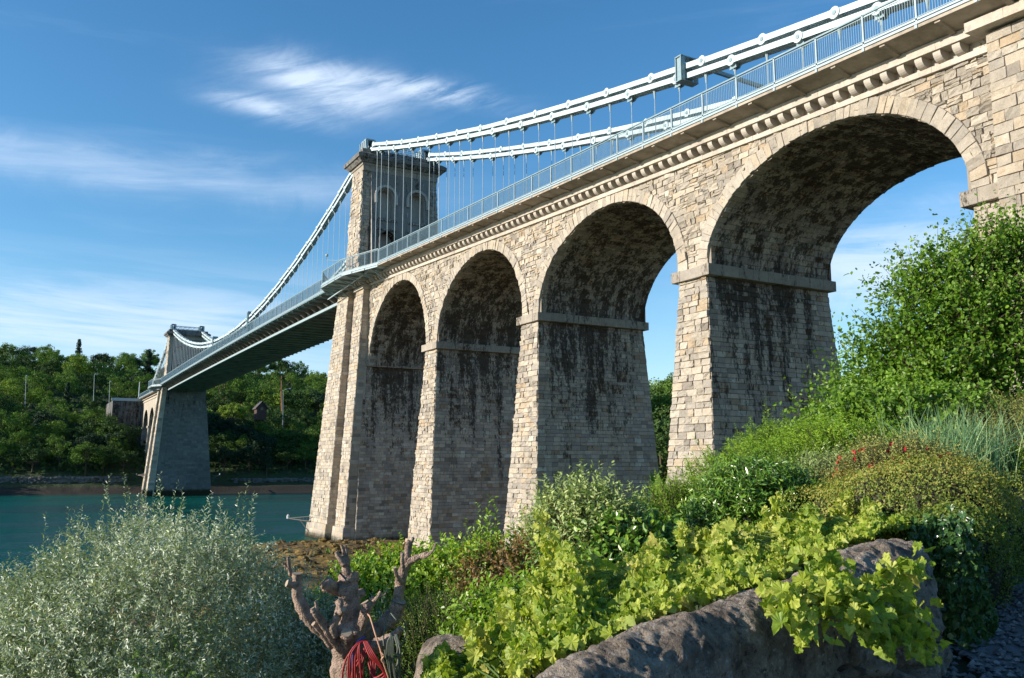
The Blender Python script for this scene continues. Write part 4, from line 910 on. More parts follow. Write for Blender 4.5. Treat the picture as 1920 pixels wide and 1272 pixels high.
def bush(name, label, cat, c, rad, n_tw, tw_len, lpt, LL, LW, shape, mat, seed=1, up=.5, inner=.45, spread=.5, droop=0.0, stem_r=.004, tall=0, tall_len=.4, group=None, base=None, amp=.28, tints=(0, 1), curl=.35, stemmat=None, branches=14):
    """twigs spring from a lumpy ellipsoid volume; leaves alternate along each twig"""
    r = np.random.default_rng(seed); c = np.array(c, float); rad = np.array(rad, float)
    T = empty(name, tuple(base if base is not None else c-np.array([0, 0, rad[2]])), label, cat, group); Qm = Matrix.Translation(-Vector(T.location))
    b0 = np.array(T.location)
    d = unit(r.normal(size=(n_tw, 3))); d[:, 2] = np.abs(d[:, 2])*np.where(r.random(n_tw) < .8, 1, -1); d = unit(d)
    rr = (inner+(1-inner)*r.random(n_tw)**.6)*lumps(d, seed, amp); o = c+d*rad*rr[:, None]
    td = unit(d*np.array([1, 1, .8])*1.0+np.array([0, 0, up])+r.normal(size=(n_tw, 3))*spread); tl = tw_len*r.uniform(.5, 1.3, n_tw)
    if tall:
        k = r.choice(np.where(d[:, 2] > .3)[0], tall); td[k] = unit(np.array([0, 0, 1.])+r.normal(size=(tall, 3))*.18+d[k]*.25); tl[k] = tall_len*r.uniform(.6, 1.3, tall); o[k] = c+d[k]*rad*(lumps(d[k], seed, amp)*.95)[:, None]
    lp = np.maximum(2, (lpt*tl/tw_len).astype(int)); tot = lp.sum(); ti = np.repeat(np.arange(n_tw), lp)
    s = (np.arange(tot)-np.repeat(np.cumsum(lp)-lp, lp)+.5)/np.repeat(lp, lp)
    dv = np.array([0, 0, -droop]); pos = o[ti]+td[ti]*(tl[ti]*s)[:, None]+dv*(tl[ti]*s**2)[:, None]
    rnd = unit(r.normal(size=(tot, 3))); sdir = unit(np.cross(td[ti], rnd)); ld = unit(sdir+td[ti]*r.uniform(.2, .9, tot)[:, None]+dv*.5)
    nm = unit(np.array([0, 0, .5])+np.array(SDIR)*.8+r.normal(size=(tot, 3))*(curl+.25)+td[ti]*.2); 
    sz = r.uniform(.65, 1.2, tot)*(1-.35*s**2)
    tn = np.clip(r.normal(.5, .2, tot)+.25*(s-.5)+np.repeat(r.normal(0, .14, n_tw), lp), 0, 1); tn = tints[0]+tn*(tints[1]-tints[0])
    mb = MB(); add_leaves(mb, pos, ld, nm, LL*sz, LW*sz, shape, tn); o1 = mb.build('foliage', mat, T); o1.matrix_parent_inverse = Qm
    sb = MB(); m = min(n_tw, 1400); ks = np.arange(m)
    a = o[ks]; e = a+td[ks]*tl[ks][:, None]+dv*tl[ks][:, None]; sdv = unit(np.cross(td[ks], [.3, .2, .9]))*stem_r; s2 = unit(np.cross(td[ks], sdv))*stem_r
    v = np.stack([a-sdv*1.3, a+sdv*1.3, a+s2*1.6, e], 1).reshape(-1, 3); kk = (np.arange(m)*4)[:, None, None]
    sb.add(v, (kk+np.array([(0, 1, 3), (1, 2, 3), (2, 0, 3)])[None]).reshape(-1, 3))
    for q in range(branches):
        i_ = int(r.integers(n_tw)); p0 = b0+np.array([r.normal()*.05, r.normal()*.05, 0])*max(rad); p3 = o[i_]
        p1 = p0+(c-p0)*.5+r.normal(size=3)*rad*.12; p2 = p1*.4+p3*.6+r.normal(size=3)*rad*.1
        ts = np.linspace(0, 1, 8)[:, None]; pt = (1-ts)**3*p0+3*(1-ts)**2*ts*p1+3*(1-ts)*ts**2*p2+ts**3*p3
        sb.tube(pt, np.linspace(.016, .004, 8)*max(rad)**.8, 5)
    o2 = sb.build('stem', stemmat or M_TWIG, T); o2.matrix_parent_inverse = Qm
    return T

# ------------------------------------------------------------ far woods
FT = [leafmat('far_leaf_dark', [(.03, .065, .02), (.055, .11, .028), (.085, .155, .035)], .15, .7, .2, .10),
      leafmat('far_leaf_mid', [(.06, .12, .022), (.11, .20, .035), (.165, .26, .04)], .2, .7, .2, .10),
      leafmat('far_leaf_light', [(.12, .20, .025), (.20, .29, .04), (.27, .35, .05)], .2, .7, .2, .10),
      leafmat('far_leaf_pine', [(.016, .040, .022), (.028, .062, .03), (.045, .09, .036)], .1, .7, .2, .10)]
def tree_proto(kind, seed, mat, rxy, h):
    r = np.random.default_rng(seed); T = empty('broadleaf_tree' if kind != 'pine' else 'pine_tree', (0, 0, 0)); mb = MB(); nc = 46
    if kind == 'pine':
        zc = r.uniform(.25, 1, nc)*h; ang = r.uniform(0, 2*math.pi, nc); rr = rxy*(1.05-zc/h)*r.uniform(.4, 1, nc); cc = np.stack([np.cos(ang)*rr, np.sin(ang)*rr, zc], 1); cr = np.full(nc, rxy*.30)
    else:
        d = unit(r.normal(size=(nc, 3))); d[:, 2] = np.abs(d[:, 2])*1.0-.25; d = unit(d); q = r.uniform(.55, 1.0, nc)*lumps(d, seed, .3, 9)
        cc = np.array([0, 0, h*.56])+d*q[:, None]*np.array([rxy, rxy, h*.42]); cr = r.uniform(.16, .34, nc)*rxy
    per = 80; n = nc*per; ci = np.repeat(np.arange(nc), per); d2 = unit(r.normal(size=(n, 3))); rad2 = cr[ci]*r.random(n)**.33
    pos = cc[ci]+d2*rad2[:, None]*np.array([1.1, 1.1, .8]); nm = unit(d2*.9+np.array([0, 0, .4])+r.normal(size=(n, 3))*.45); dr = unit(np.cross(nm, r.normal(size=(n, 3))))
    sz = r.uniform(.26, .55, n); tn = np.clip(.5+np.repeat(r.normal(0, .16, nc), per)+r.normal(0, .16, n), 0, 1)
    add_leaves(mb, pos, dr, nm, sz, sz*.85, QUAD, tn); cr_ = mb.build('crown', mat, T)
    mb = MB(); mb.tube([(0, 0, -1.5), (.1, .05, h*.3), (.0, .1, h*.7)], [.35, .24, .1], 6)
    for q in range(4): mb.tube([(0, 0, h*.3), tuple(cc[q]*.6+np.array([0, 0, h*.12])), tuple(cc[q])], [.16, .1, .05], 5)
    mb.build('trunk', M_BARK, T); return T
PR = [tree_proto('b', 1, FT[0], 4.6, 11), tree_proto('b', 2, FT[0], 5.4, 12.5), tree_proto('b', 3, FT[1], 4.8, 12), tree_proto('b', 4, FT[1], 5.6, 13),
      tree_proto('b', 5, FT[2], 4.2, 11), tree_proto('b', 6, FT[2], 5.0, 13), tree_proto('pine', 7, FT[3], 2.8, 15), tree_proto('b', 8, FT[3], 4.6, 12)]
LB = ['dark green broadleaf tree in the far wooded bank', 'dark green broadleaf tree in the far wooded bank', 'mid green broadleaf tree in the far wooded bank', 'mid green broadleaf tree in the far wooded bank', 'bright yellow-green tree catching the sun in the far wooded bank', 'bright yellow-green tree catching the sun in the far wooded bank', 'dark pointed conifer in the far wooded bank', 'blackish green tree in the far wooded bank']
GRP = ['dark trees on the far bank', 'dark trees on the far bank', 'mid green trees on the far bank', 'mid green trees on the far bank', 'bright trees on the far bank', 'bright trees on the far bank', 'conifers on the far bank', 'blackish trees on the far bank']
used = [False]*len(PR)
def put_tree(k, x, y, z, s, label=None, group=None, rz=None):
    P0 = PR[k]
    if used[k]: 
        T = P0.copy(); COL.objects.link(T)
        for ch in P0.children:
            c = ch.copy(); COL.objects.link(c); c.parent = T
    else: T = P0; used[k] = True
    T.location = (x, y, z); T.scale = (s*rng.uniform(.9, 1.1), s*rng.uniform(.9, 1.1), s*rng.uniform(.85, 1.15)); T.rotation_euler = (0, 0, rng.uniform(0, 6.28) if rz is None else rz)
    T['label'] = label or LB[k]; T['category'] = 'tree'; T['group'] = group or GRP[k]; return T
cnt = 0
def in_view(x, y, z, mgn=60):
    d = np.array([x, y, z])-CAM; zz = d@FWD
    return zz > 5 and -mgn < 960+FPX*(d@RGT)/zz < 1920+mgn, 960+FPX*(d@RGT)/zz, 636-FPX*(d@UPV)/zz
rows = [(13, 6.5), (20, 7), (29, 7.5), (40, 8.0), (53, 8.5), (68, 9), (85, 10), (104, 10), (126, 10), (150, 10), (178, 10.5), (205, 11)]
for d_, st in rows:
    y = -95.0
    while y < 120:
        y += st*rng.uniform(.75, 1.25); x = shore_x(y)+d_+rng.uniform(-2.5, 2.5)
        ok, px, py = in_view(x, y, 20, 30)
        if not ok or px > 640: continue
        if 256 < x < 286 and -16 < y < 11.5: continue
        if x < 262 and -15 < y < 3: continue
        if 470 < px < 505 and 60 < d_ < 100: continue
        z = float(ground_h(x, y))
        lit = sstep(np.array(z), 16, 30)
        k = int(rng.choice(8, p=[.18, .2, .14, .16, .05, .03, .04, .20] if lit < .4 else [.13, .13, .21, .21, .10, .09, .07, .06]))  # lower bank's shade put into colour: darker tree kinds chosen low down
        lv = 'low by the far shore' if d_ < 30 else 'halfway up the far bank' if d_ < 90 else 'on the far ridge'
        sd = 'left of the far tower' if px < 300 else 'right of the far tower'
        kd = ['deep green rounded', 'dark green broad', 'mid green rounded', 'mid green spreading', 'small bright yellow-green', 'large bright yellow-green', 'dark pointed conifer', 'blackish green'][k]
        put_tree(k, x, y, z-.5, rng.uniform(.75, 1.15)*(1 if d_ > 18 else .8), f'{kd} tree {lv}, {sd}', f'{kd} trees {lv}, {sd}'); cnt += 1
# big crowns standing out on the ridge
for px, py, k, s in ((25, 655, 1, 1.5), (90, 668, 4, 1.2), (250, 668, 7, 1.0), (420, 690, 3, 1.5), (455, 700, 3, 1.35), (520, 695, 5, 1.35), (565, 712, 1, 1.3), (600, 705, 7, 1.3)):
    p = at(px, py, 360 if px > 400 else 430); z = float(ground_h(p[0], p[1])); put_tree(k, p[0], p[1], min(z, p[2]-11*s), s, 'big %s crown on the far skyline %s' % (['', 'dark', '', 'mid green', 'golden green', 'bright green', '', 'blackish'][k], {25: 'at the left edge', 90: 'next to the left edge', 250: 'left of the far tower', 420: 'just right of the far tower', 455: 'second right of the far tower', 520: 'by the bare trunk', 565: 'right of the bare trunk', 600: 'beside the near pier'}[px]), 'big trees on the skyline'); cnt += 1
# unseen headland trees, added out of frame to shade the lower bank
for q in range(46):
    x = rng.uniform(222, 300); y = rng.uniform(58, 150); ok, px, py = in_view(x, y, 20, 0)
    if px > -30: continue
    put_tree(int(rng.integers(0, 4)), x, y, float(ground_h(x, y))-.5, 1.2)
# trees behind the arches
BL = ['sunlit tree seen through the gap beside the tall third pier', 'tree on the skyline behind the broad right-hand arch']
for (px0, px1, d0, d1, n, top0) in ((1195, 1275, 190, 240, 12, 738), (1540, 1760, 120, 175, 22, 712)):
    for q in range(n):
        px = rng.uniform(px0, px1); d = rng.uniform(d0, d1); p = at(px, rng.uniform(top0, top0+50), d); k = int(rng.choice([2, 3, 4, 5, 1])); s = rng.uniform(.8, 1.1)
        put_tree(k, p[0], p[1], p[2]-12*s, s, BL[0] if px0 < 1300 else BL[1], 'trees in the gap beside the third pier' if px0 < 1300 else 'trees behind the broad right-hand arch')
for q in range(26):
    px = rng.uniform(1190, 1290) if q < 9 else rng.uniform(1540, 1790); d = rng.uniform(90, 150); p = at(px, 790, d); g_ = float(ground_h(p[0], p[1])); put_tree(int(rng.choice([0, 1, 2, 3])), p[0], p[1], min(p[2]-6, g_+2), rng.uniform(.7, 1.0), 'low dark tree in the gap beside the third pier' if px < 1300 else 'low dark tree behind the broad right-hand arch', 'low trees beside the third pier' if px < 1300 else 'low trees behind the broad right-hand arch')
for q in range(7):
    p = at(1205+q*12, 722+6*(q % 3), 196+4*(q % 4)); put_tree([1, 3, 2, 5, 0, 3, 2][q], p[0], p[1], p[2]-12, 1.0, 'sunlit tree seen through the gap beside the tall third pier', 'trees in the gap beside the third pier')
for q, (x, y, k, s_) in enumerate(((244, 7.5, 1, .95), (238, 11, 7, .9), (247, 13, 2, .85), (262, 15, 3, 1.0), (250, 18, 0, 1.0))):
    put_tree(k, x, y, float(ground_h(x, y))-.5, s_, ['dark tree right before the far abutment wall', 'blackish tree below the far abutment wall', 'mid green tree before the left end of the far abutment', 'spreading tree beside the left end of the far abutment', 'deep green tree just left of the far abutment'][q], 'trees round the far abutment')
for k in range(8):
    if not used[k]:
        for ch in list(PR[k].children): bpy.data.objects.remove(ch)
        bpy.data.objects.remove(PR[k])
# understorey so the bank is never bare
mb = MB(); n = 26000; y = rng.uniform(-110, 130, n); sx_ = 214+.22*y+4*fbm(0*y, y, 30, 3, 9); x = sx_+rng.uniform(10.5, 235, n)**1.0; z = ground_h(x, y)
nm = unit(rng.normal(size=(n, 3))+np.array([0, 0, .8])); add_leaves(mb, S3(x, y, z+rng.uniform(0, 2.2, n)), unit(np.cross(nm, rng.normal(size=(n, 3)))), nm, rng.uniform(.9, 1.9, n), rng.uniform(.9, 1.7, n), QUAD, rng.random(n))
tag(mb.build('undergrowth', FT[0]), 'dark undergrowth covering the slope under the far trees', 'undergrowth', kind='stuff')
# bare tall trunk, lamp posts, house on the far bank
def far_pt(px, py, d): return at(px, py, d)
p0, p1 = far_pt(530, 770, 330), far_pt(528, 705, 330)
T = empty('bare_tree', tuple(p0), 'tall thin bare orange-brown trunk standing among the far trees', 'tree'); mb = MB(); mb.tube([p0-np.array([0, 0, 4]), p0*.5+p1*.5+np.array([.2, .2, 0]), p1], [.42, .34, .16], 6)
for a, b, s in ((.55, (.6, 3.2, 1.6), .12), (.7, (-.5, -2.6, 1.3), .12), (.85, (.3, 2.2, 1.5), .1), (.93, (-.3, -1.9, 1.2), .1)):
    q = p0+(p1-p0)*a; mb.tube([q, q+np.array(b)*.6, q+np.array(b)], [s, s*.8, s*.4], 5)
kid(mb, 'trunk', paint('orange_bark', (.26, .13, .07), .9), T, Matrix.Translation(-Vector(T.location)))
for px, ya, yb, arm in ((49, 738, 705, 0), (177, 726, 703, 1), (206, 738, 716, 0), (531, 778, 733, 2)):
    p0, p1 = far_pt(px, ya, 318), far_pt(px, yb, 318); lab = {0: 'plain pale lamp post at the left edge of the far woods' if px < 100 else 'shortest pale lamp post among the far trees', 1: 'pale lamp post with short arm above the left far trees', 2: 'grey lamp post with curved arm beside the bare trunk'}[arm]
    T = empty('lamp_post', tuple(p0), lab, 'lamp post'); Q = Matrix.Translation(-Vector(T.location)); mb = MB(); mb.tube([p0-np.array([0, 0, 5]), p1], [.09, .07], 6); kid(mb, 'pole', M_EDGE, T, Q)
    mb = MB(); e = p1+np.array([0, -1.0 if arm < 2 else -2.6, .3 if arm < 2 else .9])*(1 if arm else .25); mb.tube([p1, (p1+e)/2+np.array([0, 0, .25]), e], .09, 5); mb.box(tuple(e-.2), tuple(e+.2)); kid(mb, 'lamp_head', M_EDGE, T, Q)
hp = far_pt(491, 768, 300); hp[2] -= .6
T = empty('house', tuple(hp), 'small brick house with a steep gabled roof half hidden by the far trees', 'house'); Q = Matrix.Translation(-Vector(T.location)); M_BRK = paint('red_brick', (.09, .05, .04), .9, nz=.2)
hx, hy, hz_ = hp; mb = MB(); w, l, h = 1.7, 4.0, 1.2
v = [(hx, hy-w, hz_-3), (hx, hy+w, hz_-3), (hx, hy+w, hz_+h), (hx, hy, hz_+h+2.1), (hx, hy-w, hz_+h)]; v += [(a+l, b, c) for a, b, c in v]
mb.add(v, [np.array([(0, 1, 2, 3, 4), (9, 8, 7, 6, 5)]), np.array([(0, 5, 6, 1), (1, 6, 7, 2), (4, 9, 5, 0)])]); kid(mb, 'wall', M_BRK, T, Q)
for s in (-1, 1):
    mb = MB(); mb.hexa([(hx-.5, hy, hz_+h+2.1), (hx+l+.5, hy, hz_+h+2.1), (hx+l+.5, hy+s*(w+.5), hz_+h-.5), (hx-.5, hy+s*(w+.5), hz_+h-.5), (hx-.5, hy, hz_+h+2.3), (hx+l+.5, hy, hz_+h+2.3), (hx+l+.5, hy+s*(w+.5), hz_+h-.2), (hx-.5, hy+s*(w+.5), hz_+h-.2)]); kid(mb, 'roof', paint('slate', (.10, .085, .08), .8), T, Q)
mb = MB(); mb.box((hx-.04, hy-.45, hz_+.4), (hx+.05, hy+.45, hz_+1.3)); kid(mb, 'window', paint('dark_glass', (.03, .03, .035), .2), T, Q)

# ------------------------------------------------------------ navigation booms and camera
def boom(a, b, zdrop, lab, w=.12):
    T = empty('navigation_boom', tuple(a), lab, 'boom'); Q = Matrix.Translation(-Vector(T.location)); a = np.array(a); b = np.array(b)
    mb = MB(); mb.bar(a, b, w, w); mb.bar(a+(0, 0, .7), b, w*.7, w*.7); mb.bar(a-(0, 0, zdrop), a+(b-a)*.45, w*.7, w*.7)
    for t in (.15, .3, .45): mb.bar(a+(b-a)*t, a+(0, 0, .7)+(b-a)*t-(0, 0, .7*t), w*.5, w*.5)
    kid(mb, 'frame', paint('rusty_steel', (.10, .085, .07), .8), T, Q); mb = MB(); mb.tube([b-(0, 0, .05), b+(0, 0, .35)], [.2, .22], 8); mb.tube([b+(0, 0, .35), b+(0, 0, .55)], [.22, .05], 8); kid(mb, 'beacon', paint('white_beacon', (.7, .7, .72), .5), T, Q)
a = onY(582, 978, 3.1); boom(a, onY(540, 972, 4.8), 1.6, 'thin steel boom with a white beacon reaching over the water from the near tower pier')
a = onX(274, 893, 204); boom(a, at(256, 891, 285), 1.0, 'tiny boom with a white beacon on the left of the far pier', .2)
a = onX(398, 897, 200); boom(a, at(412, 891, 285), 1.0, 'tiny boom with a white beacon on the right of the far pier', .2)
c = onY(613, 479, 2.4); T = empty('security_camera', tuple(c), 'small dome camera on a thin arm left of the near tower above the platform', 'camera'); Q = Matrix.Translation(-Vector(T.location))
mb = MB(); blob_mesh(mb, c, (.22, .22, .22), 12, 8, 0.02); kid(mb, 'dome', M_EDGE, T, Q)
mb = MB(); e = onY(632, 489, 2.4); mb.tube([c-(0, 0, .1), c-(0, 0, .7), e, e+np.array([-3.0, -.8, 0])], .05, 5); mb.tube([e+np.array([-3.0, -.8, 0]), e+np.array([-3.0, -.8, -2.6])], .06, 5); kid(mb, 'arm', M_RAIL, T, Q)

mb = MB(); n = 42000; x = rng.uniform(-76, -6, n); y = rng.uniform(-14, 46, n); z = ground_h(x, y); k = (z > 1.9)&(np.hypot(x-CAM[0], y-CAM[1]) > 9); x, y, z = x[k], y[k], z[k]; n = len(x)
add_leaves(mb, S3(x, y, z-.05), unit(np.array([0, 0, 1.])+rng.normal(size=(n, 3))*.5), rng.normal(size=(n, 3)), rng.uniform(.25, .7, n), rng.uniform(.10, .30, n), QUAD, rng.random(n))
tag(mb.build('rough_grass', FT[1]), 'rough green ground cover on the slope between the garden and the piers', 'ground cover', kind='stuff')

# ------------------------------------------------------------ garden wall
def vor(x, y):
    x = x*4.2+.5*(fbm(x, y, .3, 2, 5)-.5)*2; y = y*5.5; ix, iy = np.floor(x), np.floor(y); f1 = np.full(x.shape, 9.); f2 = np.full(x.shape, 9.)
    for a in (-1, 0, 1):
        for b in (-1, 0, 1):
            cx_, cy_ = ix+a, iy+b; h1 = np.modf(np.abs(np.sin(cx_*127.1+cy_*311.7)*43758.5))[0]; h2 = np.modf(np.abs(np.sin(cx_*269.5+cy_*183.3)*43758.5))[0]
            d = np.hypot(cx_+h1-x, cy_+h2-y); f2 = np.minimum(f2, np.maximum(f1, d)); f1 = np.minimum(f1, d)
    return sstep(f2-f1, .02, .35)-.75
def wall_mesh():
    mb = MB(); ns = 460; S = np.concatenate([[0], np.cumsum(np.linalg.norm(np.diff(WP, axis=0), axis=1))]); s = np.linspace(0, S[-1], ns)
    C = np.stack([np.interp(s, S, WP[:, k]) for k in range(3)], 1)
    for _ in range(10): C[1:-1] = (C[:-2]+2*C[1:-1]+C[2:])/4
    t = unit(np.gradient(C, axis=0)*np.array([1, 1, 0])); sd = np.stack([t[:, 1], -t[:, 0], np.zeros(ns)], 1)   # towards the drive
    if (sd[ns//2]@(CAM-C[ns//2])) < 0: sd = -sd
    prof = [(-.21, -1.7)]+[(-.21, z) for z in np.linspace(-1.4, -.22, 22)]+[(-.21*math.cos(a), -.20+.20*math.sin(a)) for a in np.linspace(.1, math.pi-.1, 44)]+[(.21+.05*k, z) for k, z in zip(np.linspace(0, 1, 70), np.linspace(-.21, -1.7, 70))]
    prof = np.array(prof); n = len(prof)
    endf = np.sqrt(np.clip(1-np.clip((s-(S[-1]-.16))/.16, 0, 1)**2, 0, 1))[:, None]
    o = prof[None, :, 0]*np.maximum(endf, .04); z = prof[None, :, 1]-.10*(1-endf)*(prof[None, :, 1] > -.3)
    V = C[:, None]+sd[:, None]*o[..., None]+np.array([0, 0, 1.])*z[..., None]
    g = s[:, None]*1.0; al = np.concatenate([[0], np.cumsum(np.hypot(*np.diff(prof, axis=0).T))]); q = al[None, :]*1.0
    d = (fbm(g+0*q, q+0*g, .5, 6, 21)-.5)*.035+(fbm(g+0*q, q+0*g, .11, 4, 31)-.5)*.045+(fbm(g+0*q, q+0*g, .028, 2, 77)-.5)*.026-.03
    stone = vor(g+0*q, q+0*g)*.13*sstep(-prof[None, :, 1]+.12*(fbm(g+0*q, q+0*g, .4, 2, 91)-.5)*2, .36, .50)
    nr = unit(np.cross(np.gradient(V, axis=0), np.gradient(V, axis=1))); cen = C[:, None]-np.array([0, 0, .5]); sg = np.sign(((V-cen)*nr).sum(-1).mean()); V = V+nr*sg*(d+stone)[..., None]+np.array([0, 0, 1.])*np.interp(s, [0, S[-1]*.45, S[-1]*.8], [-.03, .0, .03])[:, None, None]
    i = np.arange(ns-1)[:, None]*n; j = np.arange(n-1)[None]
    tint = np.clip(.5+(fbm(g+0*q, q+0*g, .25, 3, 51)-.5)*2.5, 0, 1); st = np.clip(.2+.6*(fbm(g+0*q, q+0*g, .6, 3, 61)-.4), 0, 1)
    mb.add(V.reshape(-1, 3), np.stack([i+j, i+n+j, i+n+j+1, i+j+1], -1).reshape(-1, 4), np.stack([tint, st, 0*tint, 0*tint], -1).reshape(-1, 4))
    return mb, C, sd
wmb, WC, WS = wall_mesh()
def oldwall_mat():
    m, nt, out = newmat('old_rendered_wall'); tcn = N(nt, 'ShaderNodeTexCoord').outputs['Object']
    n1 = N(nt, 'ShaderNodeTexNoise', Vector=tcn, Scale=5.0, Detail=9.0, Roughness=.72).outputs[0]
    n2 = N(nt, 'ShaderNodeTexNoise', Vector=tcn, Scale=26.0, Detail=8.0, Roughness=.75).outputs[0]
    n3 = N(nt, 'ShaderNodeTexNoise', Vector=tcn, Scale=11.0, Detail=6.0, Roughness=.7, Distortion=.5).outputs[0]
    n4 = N(nt, 'ShaderNodeTexNoise', Vector=tcn, Scale=95.0, Detail=4.0, Roughness=.7).outputs[0]
    c = MIX(nt, SM(nt, n1, .35, .65), (.21, .165, .125), (.54, .44, .34))
    c = MIX(nt, SM(nt, n3, .48, .66, 0, .75), c, (.10, .093, .085)); c = MIX(nt, SM(nt, n2, .56, .64, 0, .8), c, (.50, .47, .43)); c = MIX(nt, SM(nt, n2, .34, .46, .9, 0), c, (.035, .031, .028))
    vo = N(nt, 'ShaderNodeTexVoronoi', Vector=tcn, Scale=42.0, Randomness=1.0).outputs[0]; c = MIX(nt, M_(nt, 'MULTIPLY', SM(nt, vo, .18, .30, 1, 0), SM(nt, n1, .45, .6)), c, (.55, .54, .50)); c = MIX(nt, SM(nt, n1, .60, .70, 0, .4), c, (.10, .12, .05))
    h = M_(nt, 'ADD', M_(nt, 'ADD', M_(nt, 'MULTIPLY', n1, .6), M_(nt, 'MULTIPLY', n2, .5)), M_(nt, 'MULTIPLY', n4, .22)); bp = N(nt, 'ShaderNodeBump', Strength=1.0, Distance=.10, Height=h)
    b = N(nt, 'ShaderNodeBsdfPrincipled', Base_Color=c, Roughness=.95, Normal=bp.outputs[0]); b.inputs['Specular IOR Level'].default_value = .15; nt.links.new(b.outputs[0], out.inputs[0]); return m
MW = oldwall_mat()
w_ = wmb.build('garden_wall', MW, smooth=True); tag(w_, 'curving rough stone garden wall with a rounded top under the vine', 'wall')
# second bit of wall lower down, and the flat slab at the right edge
def rock(name, lab, cat, c, r, mat, seed=0, flat=0):
    mb = MB(); n, m = 40, 24; th = np.linspace(0, 2*math.pi, n, endpoint=False)[None]; ph = np.linspace(.03, math.pi-.03, m)[:, None]
    sx_ = np.sign(np.cos(th))*np.abs(np.cos(th))**.6; sy_ = np.sign(np.sin(th))*np.abs(np.sin(th))**.6; d = S3(sx_*np.sin(ph)**.7, sy_*np.sin(ph)**.7, np.cos(ph)+0*th)
    k = 1+(fbm(d[..., 0]*3+seed, d[..., 1]*3+d[..., 2]*2, 1.2, 4, seed)-.5)*.35; v = d*k[..., None]*np.array(r); a = -YAW
    v = np.stack([v[..., 0]*math.cos(a)-v[..., 1]*math.sin(a), v[..., 0]*math.sin(a)+v[..., 1]*math.cos(a), v[..., 2]], -1)+np.array(c)
    i = np.arange(m-1)[:, None]*n; q = np.arange(n)[None]; mb.add(v.reshape(-1, 3), [np.stack([i+q, i+n+q, i+n+(q+1) % n, i+(q+1) % n], -1).reshape(-1, 4), np.array([list(range(n))]), np.array([list(range((m-1)*n, m*n))[::-1]])])
    o = mb.build(name, mat, smooth=True); tag(o, lab, cat); return o
c = at(850, 1290, 5.2); rock('stone_block', 'rounded dark stone block lying low between the stump and the vine', 'stone', c, (.22, .24, .30), MW, 3)
c = at(1960, 948, 8.5); rock('coping_slab', 'reddish flat stone slab at the right edge above the drive', 'stone', c, (.5, .55, .22), paint('red_sandstone', (.20, .14, .12), .9, nz=.2, bump=.6), 5)

# ------------------------------------------------------------ gravel drive
mb = MB(); us = np.linspace(0.4, 16, 70); ws = np.linspace(-1, 9, 60); UU, WW = np.meshgrid(us, ws, indexing='ij')
f2 = np.array([FWD[0], FWD[1]])/math.hypot(FWD[0], FWD[1]); r2 = np.array([RGT[0], RGT[1]])
gxx = CAM[0]+UU*f2[0]+WW*r2[0]; gyy = CAM[1]+UU*f2[1]+WW*r2[1]
uu2 = (gxx-CAM[0])*FWD[0]+(gyy-CAM[1])*FWD[1]; gzz = ground_h(gxx, gyy)+.03; ok = WW > wallw(uu2)+.35
i = np.arange(69)[:, None]*60; j = np.arange(59)[None]; f = np.stack([i+j, i+60+j, i+61+j, i+j+1], -1).reshape(-1, 4); okf = ok.ravel()[f].all(1)
mb.add(S3(gxx, gyy, gzz).reshape(-1, 3), f[okf])
M_GRAV = stone_mat('slate_gravel', [(.10, .105, .115), (.19, .195, .21), (.15, .155, .165), (.32, .32, .33)], bump=.8, scale=6, lichen=0, white=0)
tag(mb.build('gravel_drive', M_GRAV, smooth=True), kind='structure')
mb = MB(); n = 16000; u = rng.uniform(3.0, 9.5, n); w = rng.uniform(1.8, 6.2, n); k = w > wallw(u)+.2; u, w = u[k], w[k]; n = len(u)
x = CAM[0]+u*f2[0]+w*r2[0]; y = CAM[1]+u*f2[1]+w*r2[1]; z = ground_h(x, y)+.04; sz = rng.uniform(.012, .030, n)
o8 = np.array([(1, 0, 0), (0, 1, 0), (-1, 0, 0), (0, -1, 0), (0, 0, .6), (0, 0, -.6)]); v = S3(x, y, z)[:, None]+o8[None]*sz[:, None, None]*rng.uniform(.6, 1.4, (n, 6, 1))
mb.add(v.reshape(-1, 3), ((np.arange(n)*6)[:, None, None]+np.array([(0, 1, 4), (1, 2, 4), (2, 3, 4), (3, 0, 4), (1, 0, 5), (2, 1, 5), (3, 2, 5), (0, 3, 5)])[None]).reshape(-1, 3), np.repeat(np.stack([rng.random(n), 0*z, 0*z, 0*z], 1), 6, 0))
tag(mb.build('gravel', M_GRAV), 'grey-blue slate gravel covering the drive at the lower right', 'gravel', kind='stuff')

# ------------------------------------------------------------ plants
L_SILV = leafmat('silver_leaf', [(0.06, 0.102, 0.05), (0.204, 0.264, 0.146), (0.432, 0.492, 0.325), (0.68, 0.68, 0.605)], .2, .4, .5, 1.5)
L_VINE = leafmat('vine_leaf', [(.08, .16, .02), (.19, .29, .03), (.34, .41, .05), (.50, .52, .11), (.42, .35, .11)], .38, .5, .4, 1.2)
L_BRT = leafmat('bright_leaf', [(0.1, 0.186, 0.017), (0.212, 0.352, 0.029), (0.367, 0.508, 0.042), (0.68, 0.68, 0.058)], .38, .4, .5, 1.5)
L_FERN = leafmat('feathery_leaf', [(0.109, 0.203, 0.015), (0.204, 0.35, 0.025), (0.36, 0.498, 0.037)], .40, .5, .3, .8)
L_TREE = leafmat('maple_leaf', [(0.062, 0.137, 0.014), (0.126, 0.242, 0.02), (0.239, 0.378, 0.03)], .38, .45, .45, .5)
L_DARK = leafmat('glossy_dark_leaf', [(0.054, 0.128, 0.018), (0.116, 0.241, 0.024), (0.269, 0.396, 0.045)], .2, .28, .6, 1.5)
L_PALE = leafmat('pale_upright_leaf', [(0.161, 0.242, 0.075), (0.298, 0.385, 0.119), (0.593, 0.647, 0.253)], .3, .45, .5, 1.5)
